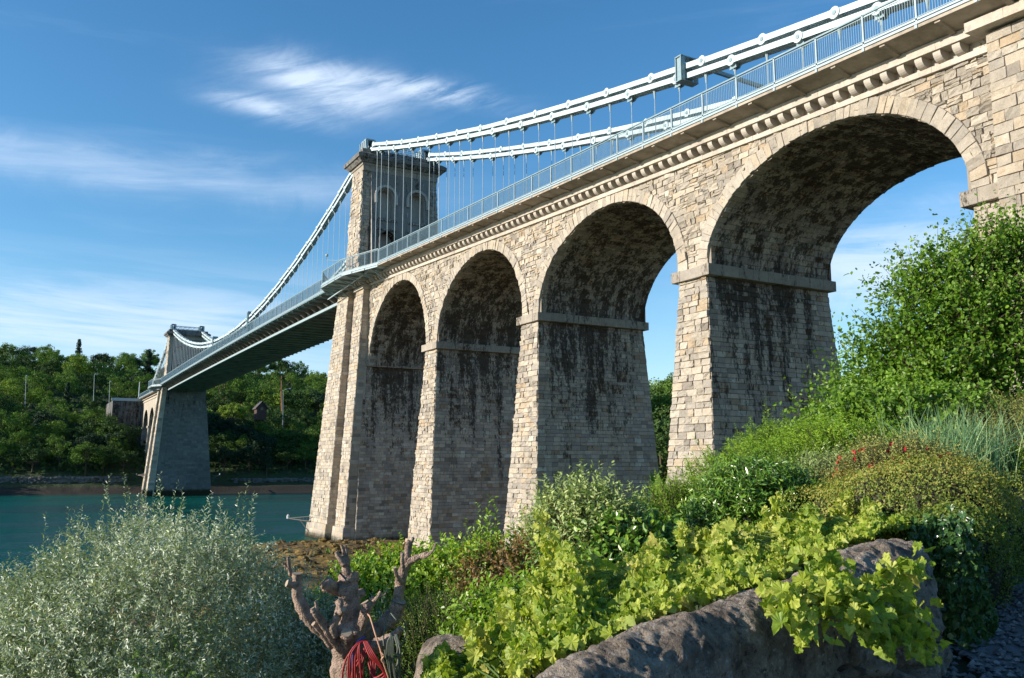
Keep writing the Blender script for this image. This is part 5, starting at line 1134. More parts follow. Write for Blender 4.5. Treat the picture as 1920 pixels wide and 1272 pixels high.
L_RED = leafmat('russet_leaf', [(0.061, 0.096, 0.032), (0.176, 0.131, 0.049), (0.299, 0.14, 0.049), (0.124, 0.211, 0.049)], .25, .5, .3, 3.)
L_HEDGE = leafmat('golden_hedge_leaf', [(0.054, 0.111, 0.018), (0.132, 0.202, 0.03), (0.288, 0.325, 0.055), (0.36, 0.26, 0.07)], .3, .5, .3, 1.2)
L_IVY = leafmat('ivy_leaf', [(0.021, 0.062, 0.019), (0.046, 0.113, 0.027), (0.105, 0.195, 0.041)], .15, .3, .6, 1.5)
L_GRASS = leafmat('blue_grass', [(0.125, 0.243, 0.117), (0.234, 0.386, 0.195), (0.437, 0.515, 0.221)], .3, .5, .3, 1.0)
L_YEL = leafmat('yellow_leaf', [(.16, .26, .02), (.30, .38, .03), (.42, .45, .05)], .4, .5, .3, 1.0)
L_FLOW = leafmat('red_flower', [(.45, .02, .03), (.60, .05, .06)], .2, .5, .3)
L_OLIVE = leafmat('olive_leaf', [(0.146, 0.194, 0.046), (0.269, 0.302, 0.072), (0.415, 0.367, 0.108)], .3, .5, .3, .8)

# silver shrub, lower left
c = at(262, 1350, 6.2)
bush('silver_shrub', 'big billowing silver-grey shrub filling the lower left corner', 'shrub', c, (1.30, 1.30, 1.14), 9500, .18, 17, .042, .0125, LANCE, L_SILV, 3, up=.35, inner=.60, spread=.55, tall=110, tall_len=.42, stem_r=.0022, amp=.5, base=tuple(c-np.array([0, 0, 1.25])), stemmat=paint('silver_twig', (.20, .19, .14), .8))
c = at(-40, 1330, 6.6); 
bush('silver_shrub', 'silver-grey shrub cut by the left edge of the picture', 'shrub', c, (.9, .9, .8), 3200, .20, 15, .042, .0125, LANCE, L_SILV, 4, up=.35, inner=.6, tall=30, tall_len=.35, stem_r=.0022, base=tuple(c-np.array([0, 0, 1.1])), stemmat=bpy.data.materials['silver_twig'])
c = at(575, 1285, 6.6)
bush('silver_shrub', 'smaller silver-grey shrub just behind the pollarded stump', 'shrub', c, (.62, .62, .62), 1700, .2, 15, .042, .0125, LANCE, L_SILV, 5, up=.3, inner=.5, tall=22, tall_len=.35, stem_r=.0022, base=tuple(c-np.array([0, 0, 1.0])), stemmat=bpy.data.materials['silver_twig'])

# pollarded stump
D0 = 4.6
def P_(x, y, d=0): return at(x, y, D0+d)
SB = P_(650, 1420); T = empty('pollarded_stump', tuple(SB), 'bare pollarded tree stump with sawn knobbly branches holding coiled ropes', 'stump'); Q = Matrix.Translation(-Vector(T.location))
M_POL = paint('pollard_bark', (.44, .32, .25), .85, nz=.36, scale=18, spec=.2, bump=.9); M_CUT = paint('sawn_wood', (.36, .29, .22), .8, nz=.2, scale=30, spec=.2)
PXM = D0/FPX
def limb(pts, name='branch', cut=True, wob=.12):
    q = np.array([P_(x, y, d) for x, y, r, d in pts]); r = np.array([r*.87*PXM for x, y, r_, d in pts for r in [r_]])
    k = 1+6*(len(pts)-1); s = np.linspace(0, len(pts)-1, k); qq = np.stack([np.interp(s, range(len(pts)), q[:, a]) for a in range(3)], 1); rr = np.interp(s, range(len(pts)), r)
    for _ in range(2): qq[1:-1] = (qq[:-2]+2*qq[1:-1]+qq[2:])/4
    rr = rr*(1+wob*rng.normal(size=k)*.6); mb = MB(); n = 14
    t = unit(np.gradient(qq, axis=0)); a = unit(np.cross(t, [.3, .9, .1])); b = np.cross(t, a); th = np.arange(n)/n*2*math.pi
    ph = rng.uniform(0, 6); lob = 1+.07*np.sin(3*th+ph)+.05*np.sin(5*th+2*ph)
    v = qq[:, None]+(rr[:, None]*lob[None]*(1+.05*rng.normal(size=(k, n))))[..., None]*(np.cos(th)[None, :, None]*a[:, None]+np.sin(th)[None, :, None]*b[:, None])
    i = np.arange(k-1)[:, None]*n; j = np.arange(n)[None]; mb.add(v.reshape(-1, 3), [np.stack([i+j, i+(j+1) % n, i+n+(j+1) % n, i+n+j], -1).reshape(-1, 4), np.array([list(range(n))[::-1]])])
    o = kid(mb, name, M_POL, T, Q, smooth=True)
    if cut:
        m2 = MB(); m2.add(v[-1]+t[-1]*.002, np.array([list(range(n))])); m2.build('cut_face', M_CUT, o); o.children[-1].matrix_parent_inverse = Matrix()
    return o
limb([(650, 1420, 36, 0), (652, 1260, 33, 0), (655, 1215, 38, 0), (662, 1180, 42, 0), (664, 1150, 20, 0)], 'trunk', False)
limb([(655, 1210, 24, .0), (657, 1160, 23, .02), (656, 1110, 21, .02), (652, 1080, 19, .02), (645, 1098, 15, .02)], 'branch', False)
limb([(656, 1200, 24, .0), (655, 1140, 21, 0), (648, 1097, 19, 0)])
limb([(650, 1110, 12, .10), (650, 1075, 11, .1), (648, 1050, 9, .1), (646, 1042, 8, .1)])
limb([(650, 1052, 5, .1), (645, 1036, 4, .1), (640, 1022, 3, .1)], cut=False); limb([(650, 1050, 4, .1), (650, 1035, 3, .1), (648, 1022, 2.5, .1)], cut=False); limb([(646, 1060, 7, .08), (636, 1046, 6, .08), (630, 1036, 5, .08)])
limb([(648, 1105, 14, .05), (628, 1105, 13, .0), (612, 1095, 15, -.05), (606, 1090, 12, -.05)]); limb([(655, 1108, 12, .12), (664, 1095, 9, .15), (668, 1072, 5, .16)], cut=False)
limb([(655, 1120, 12, .1), (668, 1116, 10, .15), (679, 1112, 9, .2)])
limb([(655, 1215, 20, -.02), (620, 1192, 17, -.05), (590, 1172, 15, -.1), (570, 1148, 13, -.12), (557, 1118, 12, -.13), (556, 1095, 10, -.13), (557, 1076, 9, -.13)])
limb([(556, 1098, 8, -.13), (545, 1096, 7, -.15), (538, 1094, 7, -.16)]); limb([(545, 1080, 4, -.1), (542, 1062, 4, -.1), (540, 1044, 3.5, -.1)]); limb([(543, 1068, 4, -.1), (536, 1062, 3, -.1), (529, 1056, 3, -.1)], cut=False)
limb([(650, 1225, 14, -.12), (618, 1190, 10, -.2), (602, 1165, 8, -.22), (590, 1148, 7, -.24), (586, 1141, 6, -.24)]); limb([(594, 1146, 4, -.24), (593, 1135, 3, -.24), (591, 1127, 2.5, -.24)], cut=False)
limb([(622, 1212, 9, -.15), (600, 1180, 7, -.2), (588, 1170, 5, -.22)], cut=True)
limb([(648, 1212, 16, -.1), (650, 1196, 14, -.18), (650, 1186, 12, -.22)])
limb([(630, 1192, 9, -.2), (622, 1178, 8, -.22), (632, 1160, 8, -.2), (638, 1136, 8, -.15), (636, 1128, 9, -.13)]); limb([(636, 1150, 8, -.2), (643, 1143, 5, -.26)])
limb([(655, 1210, 16, -.02), (672, 1185, 13, -.05), (682, 1160, 11, -.08), (688, 1138, 11, -.1), (684, 1130, 9, -.1)]); limb([(690, 1142, 6, -.08), (700, 1130, 5, -.08), (708, 1120, 4, -.08), (714, 1109, 3, -.08)], cut=False); limb([(706, 1122, 2.5, -.08), (716, 1117, 2, -.08), (724, 1113, 1.5, -.08)], cut=False); limb([(692, 1145, 5, -.06), (697, 1132, 4, -.06), (699, 1120, 4, -.06)])
limb([(668, 1205, 22, .04), (700, 1188, 19, .08), (726, 1168, 17, .1), (742, 1150, 17, .1), (748, 1132, 16, .1), (749, 1128, 15, .1)])
limb([(747, 1132, 12, .12), (749, 1110, 12, .13), (752, 1085, 12, .14), (757, 1068, 11, .15), (766, 1053, 10, .15), (780, 1047, 7, .14), (796, 1040, 5, .13), (803, 1035, 2.5, .13)], cut=False)
limb([(782, 1047, 4.5, .14), (800, 1043, 4, .12), (812, 1033, 3, .1), (817, 1019, 2, .1)], cut=False); limb([(764, 1055, 9, .15), (764, 1035, 8, .16), (766, 1022, 8, .17), (768, 1014, 6, .17)]); limb([(768, 1022, 5, .17), (772, 1016, 4, .17), (775, 1009, 3.5, .17)])
limb([(752, 1092, 6, .1), (744, 1080, 5, .06), (740, 1065, 4.5, .05)]); limb([(757, 1070, 5, .1), (754, 1052, 4.5, .08), (755, 1036, 4, .08)])
limb([(675, 1220, 18, -.05), (700, 1215, 16, -.08), (722, 1205, 14, -.1), (738, 1195, 10, -.12), (748, 1184, 8, -.14), (753, 1179, 6, -.14)])
# ropes
def rope(name, lab, strands, col, r):
    T_ = empty(name, tuple(P_(*strands[0][0])), lab, 'rope'); mb = MB()
    for s_ in strands:
        q = np.array([P_(*p) for p in s_]); k = np.linspace(0, len(q)-1, 8*(len(q)-1)+1); qq = np.stack([np.interp(k, range(len(q)), q[:, a]) for a in range(3)], 1)
        for _ in range(7): qq[1:-1] = (qq[:-2]+2*qq[1:-1]+qq[2:])/4
        mb.tube(qq, r, 7)
    kid(mb, 'strand', paint(name+'_fibre', col, .6, nz=.12, scale=60), T_, Matrix.Translation(-Vector(T_.location)), smooth=True)
st = []
for k in range(7):
    a = rng.uniform(-6, 6); b = 646+k*6+rng.uniform(-4, 4); e = 1290+rng.uniform(-20, 60)
    st.append([(684+a, 1203, -.22), (672+a*.5, 1205, -.26), (650+k*4, 1228+rng.uniform(-4, 6), -.28), (b-2, 1260, -.29), (b, e, -.29), (b+16, e-4, -.27), (b+14+a, 1255, -.24), (688+a, 1212, -.18)])
for k in range(4): st.append([(682+k*2, 1203, -.25), (692+k*4, 1230, -.30), (712+k*3, 1250+k*3, -.30), (722+k*2, 1262+k*6, -.3), (700, 1275+k*6, -.28), (690+k*5, 1240, -.22)])
rope('red_rope', 'bright red coiled rope hanging from the pollarded stump', st, (.30, .010, .010), .0048)
st = []
for k in range(8):
    a = rng.uniform(-4, 4); e = 1250+rng.uniform(-25, 45)
    st.append([(735+a, 1190, -.26), (727+k*1.5, 1200, -.27), (724+k*2, 1225, -.27), (730+k*2.4, e, -.26), (742+k*1.2, e-5, -.25), (748+a, 1215, -.22), (740+a, 1190, -.18)])
st.append([(733, 1150, -.1), (745, 1165, -.14), (757, 1160, -.05), (762, 1185, -.05), (757, 1205, -.1), (747, 1212, -.18)]); st.append([(728, 1150, -.08), (722, 1175, -.12), (718, 1200, -.2), (724, 1235, -.22)])
rope('grey_rope', 'grey-green coiled rope on the right-hand stub of the stump', st, (.10, .115, .085), .0040)
rope('orange_cord', 'thin pinkish orange cord knotted and trailing from a stub of the stump', [[(689, 1152, -.22), (694, 1156, -.25), (704, 1190, -.30), (714, 1220, -.33), (718, 1240, -.33), (724, 1258, -.33), (735, 1290, -.33)], [(713, 1222, -.34), (721, 1230, -.35), (714, 1238, -.35), (722, 1246, -.35), (717, 1236, -.34)]], (.55, .28, .17), .0042)
rope('blue_tie', 'small blue strap tied round the middle of the stump', [[(668, 1206, -.20), (674, 1200, -.22), (684, 1195, -.2)], [(662, 1214, -.2), (661, 1230, -.24), (662, 1260, -.25)]], (.03, .06, .28), .006)

# shrubs between stump and vine
def shrub(px, py, d, rx, rz, **k):
    c = at(px, py, d); k.setdefault('base', tuple(c-np.array([0, 0, rz*1.3]))); return c, (rx, rx, rz), k
SH = [
 ('leafy_shrub', 'bright green leafy shrub directly behind the stump on the right', 735, 1150, 7.6, .62, .42, dict(n_tw=900, tw_len=.18, lpt=11, LL=.055, LW=.03, shape=OVAL, mat=L_BRT, seed=11, tints=(0, .7))),
 ('leafy_shrub', 'bright green shrub with yellowish tips beside the tower-side pier foot', 890, 1130, 7.8, .75, .42, dict(n_tw=1100, tw_len=.2, lpt=11, LL=.06, LW=.032, shape=OVAL, mat=L_BRT, seed=12)),
 ('heath_shrub', 'low fine-leaved green shrub like heather below the leafy shrubs', 830, 1235, 6.3, .62, .36, dict(n_tw=1900, tw_len=.2, lpt=16, LL=.022, LW=.006, shape=QUAD, mat=L_BRT, seed=13, up=1.2, spread=.3, tints=(0, .55))),
 ('spindly_shrub', 'loose upright shrub with serrated green shoots left of the pale-leaved shrub', 940, 1120, 7.4, .40, .36, dict(n_tw=300, tw_len=.25, lpt=12, LL=.06, LW=.026, shape=LANCE, mat=L_BRT, seed=14, up=1.4, tints=(0, .6), tall=14, tall_len=.36)),
 ('russet_shrub', 'reddish brown twiggy shrub in front of the second pier', 975, 1140, 7.0, .50, .34, dict(n_tw=600, tw_len=.22, lpt=11, LL=.045, LW=.022, shape=OVAL, mat=L_RED, seed=15)),
 ('russet_shrub', 'russet shrub at the foot of the tall pale-leaved shrub', 1085, 1070, 7.15, .46, .34, dict(n_tw=520, tw_len=.22, lpt=11, LL=.045, LW=.022, shape=OVAL, mat=L_RED, seed=16, up=.8)),
 ('pale_shrub', 'tall shrub with pale upright pointed leaves in front of the third pier', 1105, 1035, 7.0, .46, .36, dict(n_tw=950, tw_len=.28, lpt=12, LL=.062, LW=.024, shape=LANCE, mat=L_PALE, seed=17, up=1.6, spread=.28, tall=34, tall_len=.36)),
 ('dark_shrub', 'dark green shrub filling the shade behind the vine', 1175, 1090, 6.8, .75, .42, dict(n_tw=900, tw_len=.2, lpt=10, LL=.07, LW=.035, shape=OVAL, mat=L_DARK, seed=18)),
 ('dark_shrub', 'dark green shrub low between the stump and the vine', 1010, 1200, 5.9, .60, .36, dict(n_tw=800, tw_len=.18, lpt=10, LL=.055, LW=.028, shape=OVAL, mat=L_BRT, seed=19, tints=(0, .5))),
 ('feathery_shrub', 'feathery light green shrub at the foot of the third pier', 1275, 990, 8.5, .40, .36, dict(n_tw=1000, tw_len=.2, lpt=16, LL=.04, LW=.010, shape=LANCE, mat=L_FERN, seed=20, up=.9)),
 ('glossy_shrub', 'rounded glossy dark-leaved shrub with narrow leaves behind the vine', 1420, 985, 7.4, .50, .46, dict(n_tw=1400, tw_len=.18, lpt=12, LL=.075, LW=.020, shape=LANCE, mat=L_DARK, seed=21, inner=.7, amp=.1)),
 ('feathery_shrub', 'airy feathery shrub leaning in front of the fourth pier', 1440, 945, 10.0, .75, .50, dict(n_tw=1700, tw_len=.3, lpt=18, LL=.05, LW=.014, shape=LANCE, mat=L_FERN, seed=22, up=.9, droop=.3, tall=16, tall_len=.5)),
 ('feathery_shrub', 'dense feathery shrub below the big right-hand tree', 1560, 895, 10.5, .85, .62, dict(n_tw=2300, tw_len=.3, lpt=18, LL=.05, LW=.014, shape=LANCE, mat=L_FERN, seed=23, up=.9, droop=.3, tall=16, tall_len=.5)),
 ('feathery_shrub', 'feathery shrub standing highest against the shaded pier', 1450, 890, 11.5, .50, .55, dict(n_tw=1500, tw_len=.3, lpt=18, LL=.05, LW=.014, shape=LANCE, mat=L_FERN, seed=24, up=.9, droop=.3, tall=14, tall_len=.6)),
 ('feathery_shrub', 'soft green shrub with a purple flower spike beside the glossy shrub', 1560, 950, 8.2, .52, .40, dict(n_tw=900, tw_len=.24, lpt=14, LL=.05, LW=.014, shape=LANCE, mat=L_PALE, seed=25, up=.9, tints=(0, .6))),
 ('olive_shrub', 'brownish olive shrub at the right edge above the grass clump', 1880, 840, 11.0, .85, .50, dict(n_tw=1700, tw_len=.26, lpt=16, LL=.04, LW=.010, shape=LANCE, mat=L_OLIVE, seed=26, up=1.0)),
 ('yellow_shrub', 'small bright yellow-green shrub at the right edge', 1932, 885, 8.5, .26, .20, dict(n_tw=420, tw_len=.1, lpt=9, LL=.04, LW=.026, shape=OVAL, mat=L_YEL, seed=27)),
 ('ground_shrub', 'dark shrub closing the gap under the big right-hand tree', 1700, 830, 12.0, 1.1, .62, dict(n_tw=1500, tw_len=.26, lpt=12, LL=.08, LW=.05, shape=OVAL, mat=L_TREE, seed=28)),
 ('fuchsia_bush', 'olive fuchsia bush dotted with red hanging flowers behind the hedge', 1690, 905, 7.4, .50, .28, dict(n_tw=900, tw_len=.2, lpt=13, LL=.03, LW=.013, shape=OVAL, mat=L_OLIVE, seed=29, up=.8, tall=24, tall_len=.2)),
]
for nm, lab, px, py, d, rx, rz, k in SH:
    c, rad, kk = shrub(px, py, d, rx, rz, **k); t_ = bush(nm, lab, 'shrub', c, rad, **kk)
    if nm == 'fuchsia_bush':
        n = 80; q = unit(rng.normal(size=(n, 3))); q[:, 2] = np.abs(q[:, 2]); pos = c+q*np.array(rad)*rng.uniform(1.05, 1.3, (n, 1))
        for p_ in pos:
            mb = MB(); add_leaves(mb, np.repeat(p_[None], 4, 0), np.tile([0, 0, -1.], (4, 1))+rng.normal(size=(4, 3))*.25, rng.normal(size=(4, 3)), .042, .020, OVAL, rng.random(4)); kid(mb, 'flower', L_FLOW, t_, Matrix.Translation(-Vector(t_.location)))
for q, (px, py, d) in enumerate([(1534, 930, 7.9), (1545, 905, 8.0)]):
    p = at(px, py, d); mb = MB(); mb.tube([p-np.array([0, 0, .3]), p, p+np.array([.01, .01, .12])], [.004, .012, .003], 6); o = mb.build('flower_spike', paint('purple_flower', (.16, .09, .22), .8)); tag(o, ['lower purple buddleia flower spike beside the glossy shrub', 'upper purple buddleia flower spike beside the glossy shrub'][q], 'flower')
p = at(1690, 862, 8.0); mb = MB(); n = 220; add_leaves(mb, p+rng.normal(size=(n, 3))*np.array([.04, .04, .06]), rng.normal(size=(n, 3)), rng.normal(size=(n, 3)), .02, .015, OVAL, rng.random(n)*.3+.7); mb.tube([p-np.array([0, 0, .5]), p], .006, 5, (.5, 0, 0, 0)); tag(mb.build('yellow_flower', L_YEL), 'single yellow flower head poking up behind the red fuchsia flowers', 'flower')

# grass clump
p0 = at(1800, 905, 8.4); T = empty('grass_clump', tuple(p0), 'tall fountain of blue-green grass blades above the hedge', 'grass clump'); mb = MB(); n = 900
o = p0+np.stack([rng.normal(0, .20, n), rng.normal(0, .32, n), 0*np.arange(n)], 1); dr = unit(np.stack([rng.normal(0, .20, n), rng.normal(0, .24, n), np.ones(n)], 1)); L = rng.uniform(.38, .88, n); sd = unit(np.cross(dr, rng.normal(size=(n, 3))))*.006
s = np.linspace(0, 1, 6); bend = dr*np.array([1, 1, 0]); pts = o[:, None]+dr[:, None]*(L[:, None]*s)[..., None]+bend[:, None]*(L[:, None]*s**2*.9)[..., None]-np.array([0, 0, .25])*(L[:, None]*s**3)[..., None]*np.linalg.norm(bend, axis=1)[:, None, None]*2
wd = (1-s)**.6; v = np.stack([pts-sd[:, None]*wd[:, None], pts+sd[:, None]*wd[:, None]], 2).reshape(n, -1, 3); kk = (np.arange(n)*12)[:, None, None]
mb.add(v.reshape(-1, 3), (kk+np.array([(2*i, 2*i+1, 2*i+3, 2*i+2) for i in range(5)])[None]).reshape(-1, 4), np.repeat(np.stack([rng.random(n), 0*L, 0*L, 0*L], 1), 12, 0)); kid(mb, 'blades', L_GRASS, T, Matrix.Translation(-Vector(T.location)))

# ------------------------------------------------------------ golden hedge: mound draped over the wall end
def hedge():
    T = empty('golden_hedge', tuple(at(1740, 1130, 6.2)), 'mounded golden-green hedge draping over the end of the garden wall', 'hedge'); Q = Matrix.Translation(-Vector(T.location)); mb = MB(); core = MB()
    blobs = [(1600, 985, 6.6, .42, .30), (1680, 960, 6.4, .46, .34), (1760, 960, 6.2, .44, .40), (1822, 985, 6.1, .30, .42), (1800, 1050, 6.0, .30, .42), (1835, 1090, 6.2, .26, .36), (1880, 1020, 7.0, .34, .42), (1900, 1080, 7.2, .30, .30), (1720, 1010, 6.3, .40, .30), (1560, 960, 7.2, .40, .25), (1730, 1015, 5.75, .24, .20), (1790, 1010, 5.7, .24, .24)]
    for q, (px, py, d, rx, rz) in enumerate(blobs):
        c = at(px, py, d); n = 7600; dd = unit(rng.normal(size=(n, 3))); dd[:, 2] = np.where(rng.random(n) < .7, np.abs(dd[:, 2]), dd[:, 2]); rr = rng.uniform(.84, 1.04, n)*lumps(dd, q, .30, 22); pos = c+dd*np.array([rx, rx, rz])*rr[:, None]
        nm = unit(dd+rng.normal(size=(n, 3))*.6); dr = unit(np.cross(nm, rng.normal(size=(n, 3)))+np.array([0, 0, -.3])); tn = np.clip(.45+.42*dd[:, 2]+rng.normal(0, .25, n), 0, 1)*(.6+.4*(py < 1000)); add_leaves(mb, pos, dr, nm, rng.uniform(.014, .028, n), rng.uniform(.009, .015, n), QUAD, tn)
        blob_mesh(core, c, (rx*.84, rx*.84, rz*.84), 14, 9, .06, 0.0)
    # trailing strands down the drive side, soft sprays on top
    for q in range(300):
        x = rng.uniform(1700, 1890); y0 = rng.uniform(930, 1060); L = rng.uniform(50, 170); d = 5.75+(x-1700)/260+rng.normal(0, .08); m = 60
        t = rng.random(m); pos = np.array([at(x+4*math.sin(9*a)+rng.normal(0, 3), y0+L*a, d-.05*a) for a in t]); add_leaves(mb, pos, np.tile([0, 0, -1.], (m, 1))+rng.normal(size=(m, 3))*.7, rng.normal(size=(m, 3))+np.array(SDIR), rng.uniform(.012, .024, m), .011, QUAD, np.clip(rng.normal(.2, .12, m), 0, 1))
    for q in range(260):
        x = rng.uniform(1560, 1850); y0 = 905+abs(x-1720)*.12+rng.uniform(-6, 40); d = 6.5+rng.normal(0, .25); m = 26; t = rng.random(m); pos = np.array([at(x+rng.normal(0, 3)+(x-1700)*.04*a, y0-34*a, d) for a in t])
        add_leaves(mb, pos, rng.normal(size=(m, 3))+np.array([0, 0, .5]), rng.normal(size=(m, 3))+np.array(SDIR), rng.uniform(.010, .02, m), .009, QUAD, np.clip(rng.normal(.75, .15, m), 0, 1))
    kid(mb, 'foliage', L_HEDGE, T, Q); kid(core, 'stem', paint('hedge_inside', (.03, .025, .015), .95), T, Q)  # not stems: an added near-black core for the dark depth between the leaves
hedge()
# ivy on the wall end and trailing onto the gravel
T = empty('ivy', tuple(at(1790, 1240, 5.2)), 'dark glossy ivy hanging over the wall end down to the gravel', 'ivy'); mb = MB(); n = 5200; t = rng.random(n)
px = 1700+rng.beta(2, 2, n)*130+t*55; py = 985+t**.8*235+rng.normal(0, 14, n)-(px-1760)*.05; dd = 5.15+.25*np.sin(px*.03)+.35*(px-1760)/100+rng.normal(0, .05, n)
px2 = rng.uniform(1780, 1910, 1500); py2 = 1110+rng.normal(0, 22, 1500)+(1910-px2)*.5*rng.random(1500); dd2 = 6.0+(px2-1800)/130+rng.normal(0, .08, 1500)
pos = np.array([at(a, b, c_) for a, b, c_ in zip(np.concatenate([px, px2]), np.concatenate([py, py2]), np.concatenate([dd, dd2]))]); n = len(pos)
cn = unit((CAM-pos)); nm = unit(cn*1.0+np.array([0, 0, .5])+rng.normal(size=(n, 3))*.45); dr = unit(np.array([0, 0, -1.])+rng.normal(size=(n, 3))*.5)
add_leaves(mb, pos, dr, nm, rng.uniform(.025, .055, n), rng.uniform(.022, .05, n), LOBED, rng.random(n)*(pos[:, 2] < 99)); kid(mb, 'foliage', L_IVY, T, Matrix.Translation(-Vector(T.location)))
mb = MB()
for q in range(12):
    a = rng.uniform(1715, 1790); pts = [at(a+k*7+rng.normal()*3, 1040+k*28, 5.32+rng.normal()*.02+k*.02+.35*(a-1760)/100) for k in range(7)]; mb.tube(pts, np.linspace(.006, .003, 7), 5)
kid(mb, 'stem', M_TWIG, T, Matrix.Translation(-Vector(T.location)))
# yellow patch of creeping leaves on top of the wall end
# ------------------------------------------------------------ grapevine
def vine():
    T = empty('grapevine', tuple(at(1250, 1260, 4.3)), 'sprawling yellow-green grapevine scrambling over the garden wall', 'vine'); Q = Matrix.Translation(-Vector(T.location)); mb = MB(); sb = MB()
    xs = np.array([780, 840, 900, 960, 1010, 1060, 1110, 1170, 1230, 1300, 1360, 1420, 1480, 1540, 1600, 1660, 1720])
    top = np.array([1262, 1225, 1195, 1130, 1060, 1040, 1070, 1050, 1040, 1035, 1005, 985, 990, 965, 965, 975, 995])
    wpx = np.array([p[0] for p in WPX]); wpy = np.array([p[1] for p in WPX]); wd = np.array([p[2] for p in WPX])
    P, Nn, Dr, Sz, Tn = [], [], [], [], []
    n = 14000
    for q in range(n):
        x = rng.uniform(800, 1700); tp = np.interp(x, xs, top)+18*math.sin(x*.045)+12*math.sin(x*.11+1); bt = np.interp(x, wpx, wpy)-14-(14 if x > 1480 else 0) if x > 960 else 1330
        if bt < tp+8: tp = bt-8
        f = rng.random()**.9; y = bt+(tp-bt)*f; dw = np.interp(x, wpx, wd) if x > 960 else 3.3+(x-860)*.003; d = dw+.34+f*1.25+rng.normal(0, .12)+.25*vnoise(x, y, 40, 7)
        P.append(at(x, y, d)); Tn.append(np.clip(rng.normal(.55, .2)+.18*(vnoise(x, y, 60, 3)-.5)*2, 0, 1)); Sz.append(rng.uniform(.022, .062)*(1 if rng.random() < .9 else 1.5))
    # upright shoots
    shoots = [(1040, 1090, 1012, 960, 5.0), (1065, 1080, 1035, 1010, 5.1), (1430, 1010, 1462, 925, 6.0), (1480, 1000, 1455, 950, 6.0), (1500, 980, 1520, 960, 6.0), (1300, 1040, 1275, 985, 5.4), (1330, 1035, 1318, 990, 5.4), (1120, 1100, 1100, 1050, 5.0), (1560, 975, 1590, 925, 6.2), (1210, 1060, 1225, 1020, 5.2), (1620, 980, 1640, 935, 6.4), (960, 1150, 950, 1110, 4.6), (905, 1210, 880, 1170, 4.4), (1385, 1010, 1370, 975, 5.8)]
    # shoots trailing over the front of the wall
    trail = [(1440, 1100, 1720, 1185, 3.75, -.0), (1480, 1095, 1735, 1120, 3.85, 0), (1520, 1070, 1590, 1060, 4.0, 0), (1560, 1110, 1640, 1180, 3.8, 0), (1600, 1120, 1700, 1060, 3.9, 0), (1640, 1110, 1735, 1050, 4.0, 0), (1450, 1120, 1545, 1205, 3.55, 0), (1580, 1150, 1700, 1195, 3.7, 0), (1690, 1130, 1740, 1200, 3.9, 0), (1500, 1100, 1640, 1140, 3.8, 0), (1620, 1165, 1745, 1215, 3.8, 0)]
    for kind, LST in ((0, shoots), (1, trail)):
        for s_ in LST:
            x0, y0, x1, y1, d = s_[:5]; m = 15 if kind == 0 else 34; pts = []
            for k in range(m):
                t = k/(m-1); x = x0+(x1-x0)*t+rng.normal(0, 2); y = y0+(y1-y0)*t-(math.sin(math.pi*t)*14 if kind else 0)+rng.normal(0, 2); dd = d-(.0 if kind == 0 else .10*math.sin(math.pi*t)); pts.append(at(x, y, dd))
                for h in range(3 if kind == 0 else int(rng.random() < .75)+int(rng.random() < .5)):
                    P.append(at(x+rng.normal(0, 7 if kind == 0 else 13), y+rng.normal(0, 5 if kind == 0 else 15)+(6 if kind else 0), dd+rng.normal(0, .05)-.04)); Tn.append(np.clip(rng.normal(.72 if kind == 0 else .50, .18), 0, 1)); Sz.append(rng.uniform(.045, .09)*(1-.4*t) if kind == 0 else rng.uniform(.035, .085)*(1-.25*t))
            sb.tube(pts, np.linspace(.005, .0015, len(pts)), 5)
    # canes underneath
    for q in range(60):
        x = rng.uniform(820, 1650); tp = np.interp(x, xs, top); bt = np.interp(x, wpx, wpy) if x > 960 else 1320; dw = np.interp(x, wpx, wd) if x > 960 else 3.3
        pts = [at(x+k*14*rng.uniform(-1, 1)+k*4, bt+(tp-bt)*k/6, dw+.35+k*.2+rng.normal()*.04) for k in range(7)]; sb.tube(pts, np.linspace(.006, .002, 7), 5)
    P = np.array(P); n = len(P); cn = unit(CAM-P); sd_ = np.array([SDIR.x, SDIR.y, SDIR.z+.6])
    nm = unit(cn*.45+unit(sd_)*.6+rng.normal(size=(n, 3))*.55); dr = unit(np.array([0, 0, -.9])+rng.normal(size=(n, 3))*.75); Sz = np.array(Sz)
    add_leaves(mb, P, dr, nm, Sz, Sz*rng.uniform(.95, 1.15, n), LOBED, np.array(Tn), .4); kid(mb, 'foliage', L_VINE, T, Q); kid(sb, 'stem', M_SHOOT, T, Q)
vine()

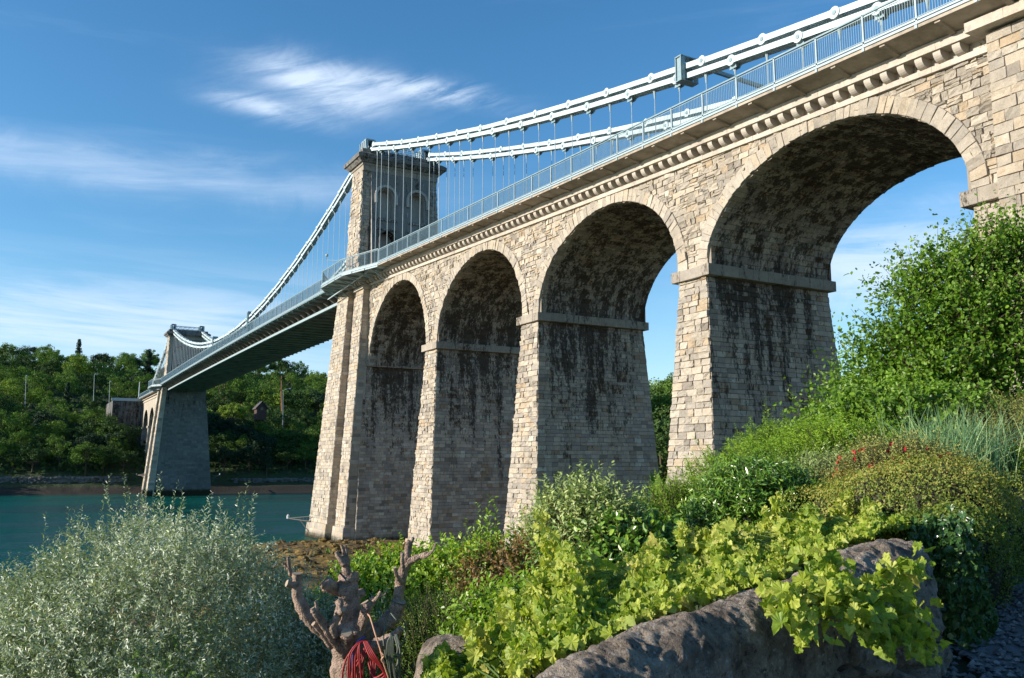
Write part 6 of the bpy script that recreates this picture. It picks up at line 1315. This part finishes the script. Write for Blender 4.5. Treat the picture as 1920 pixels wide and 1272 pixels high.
# ------------------------------------------------------------ big tree at right
def big_tree(name, lab, base, pts, mat, nleaf, LL, seed, clusters):
    r = np.random.default_rng(seed); T = empty(name, tuple(base), lab, 'tree'); Q = Matrix.Translation(-Vector(T.location)); tb = MB(); mb = MB(); base = np.array(base)
    top = np.array(pts)
    trunk = [base, base+(top-base)*.3+r.normal(size=3)*.1, base+(top-base)*.6+r.normal(size=3)*.15, top]; tb.tube(trunk, [.20, .16, .10, .03], 9)
    tot = 0; P, D, S_, Tn = [], [], [], []
    cl = np.array([c for c, _, _ in clusters]); w = np.array([x for _, x, _ in clusters]); w = w/w.sum()
    for (c, wgt, rad), ww in zip(clusters, w):
        c = np.array(c); t = np.clip((c[2]-base[2])/(top[2]-base[2])-.25, .05, .8); s0 = base+(top-base)*t
        tb.tube([s0, s0*.5+c*.5+np.array([0, 0, .1]), c], [.05, .035, .012], 6)
        ntw = int(nleaf*ww/12); d = unit(r.normal(size=(ntw, 3))); o = c+d*np.array([rad, rad, rad*.75])*(.2+1.15*r.random((ntw, 1))**.8); td = unit(d*.8+np.array([0, 0, .35])+r.normal(size=(ntw, 3))*.45+unit(c-top*.5-base*.5)*.5)
        L = r.uniform(.25, .8, ntw)
        for k in range(0, ntw, 3): tb.tube([c, (c+o[k])/2+np.array([0, 0, .04]), o[k], o[k]+td[k]*L[k]], [.012, .008, .005, .002], 4, cap=False)
        ti = np.repeat(np.arange(ntw), 12); s = np.tile((np.arange(12)+.5)/12, ntw); P.append(o[ti]+td[ti]*(L[ti]*s)[:, None]+r.normal(size=(len(ti), 3))*.035); D.append(unit(td[ti]*.4+r.normal(size=(len(ti), 3))*.8+np.array([0, 0, -.3]))); Tn.append(np.clip(.35+.3*s+np.repeat(r.normal(0, .15, ntw), 12)+r.normal(0, .12, len(ti)), 0, 1)); S_.append(LL*r.uniform(.6, 1.15, len(ti))*(1-.3*s))
    P = np.concatenate(P); D = np.concatenate(D); S_ = np.concatenate(S_); Tn = np.concatenate(Tn); n = len(P); add_leaves(mb, P, D, unit(np.array([0, 0, .6])+np.array(SDIR)*.6+r.normal(size=(n, 3))*.6), S_, S_*.62, OVAL, Tn)
    kid(mb, 'crown', mat, T, Q); kid(tb, 'trunk', M_BARK, T, Q); return T
cl = []
for px, py, d, w, r_ in [(1640, 790, 13.2, 1.2, .55), (1620, 760, 13.4, 1, .5), (1680, 720, 13.4, 1.3, .6), (1700, 640, 13.6, 1.2, .55), (1740, 560, 13.8, 1.1, .5), (1760, 640, 13.4, 1.5, .65), (1730, 740, 13.0, 1.5, .65), (1800, 560, 13.8, 1.4, .6), (1830, 500, 14, 1.0, .45), (1820, 640, 13.2, 1.6, .7), (1800, 740, 12.8, 1.5, .65), (1880, 580, 13.6, 1.4, .6), (1890, 680, 13.2, 1.6, .7), (1880, 500, 14, 1.0, .5), (1905, 465, 14.2, .8, .4), (1880, 770, 12.8, 1.3, .6), (1660, 680, 13.8, .7, .35), (1560, 800, 13.6, .7, .45), (1605, 800, 13.2, .8, .5), (1950, 600, 13.4, 1.2, .7), (1960, 500, 13.8, 1.2, .6), (1960, 730, 13.2, 1.0, .7), (1770, 510, 13.9, .35, .25), (1715, 545, 14, .3, .22)]:
    cl.append((at(px, py, d), w, r_))
b = at(1850, 900, 13.8); b[2] = float(ground_h(b[0], b[1]))-.3
big_tree('leafy_tree', 'large leafy green tree at the right edge in front of the end buttress', b, at(1880, 470, 14), L_TREE, 40000, .095, 4, cl)
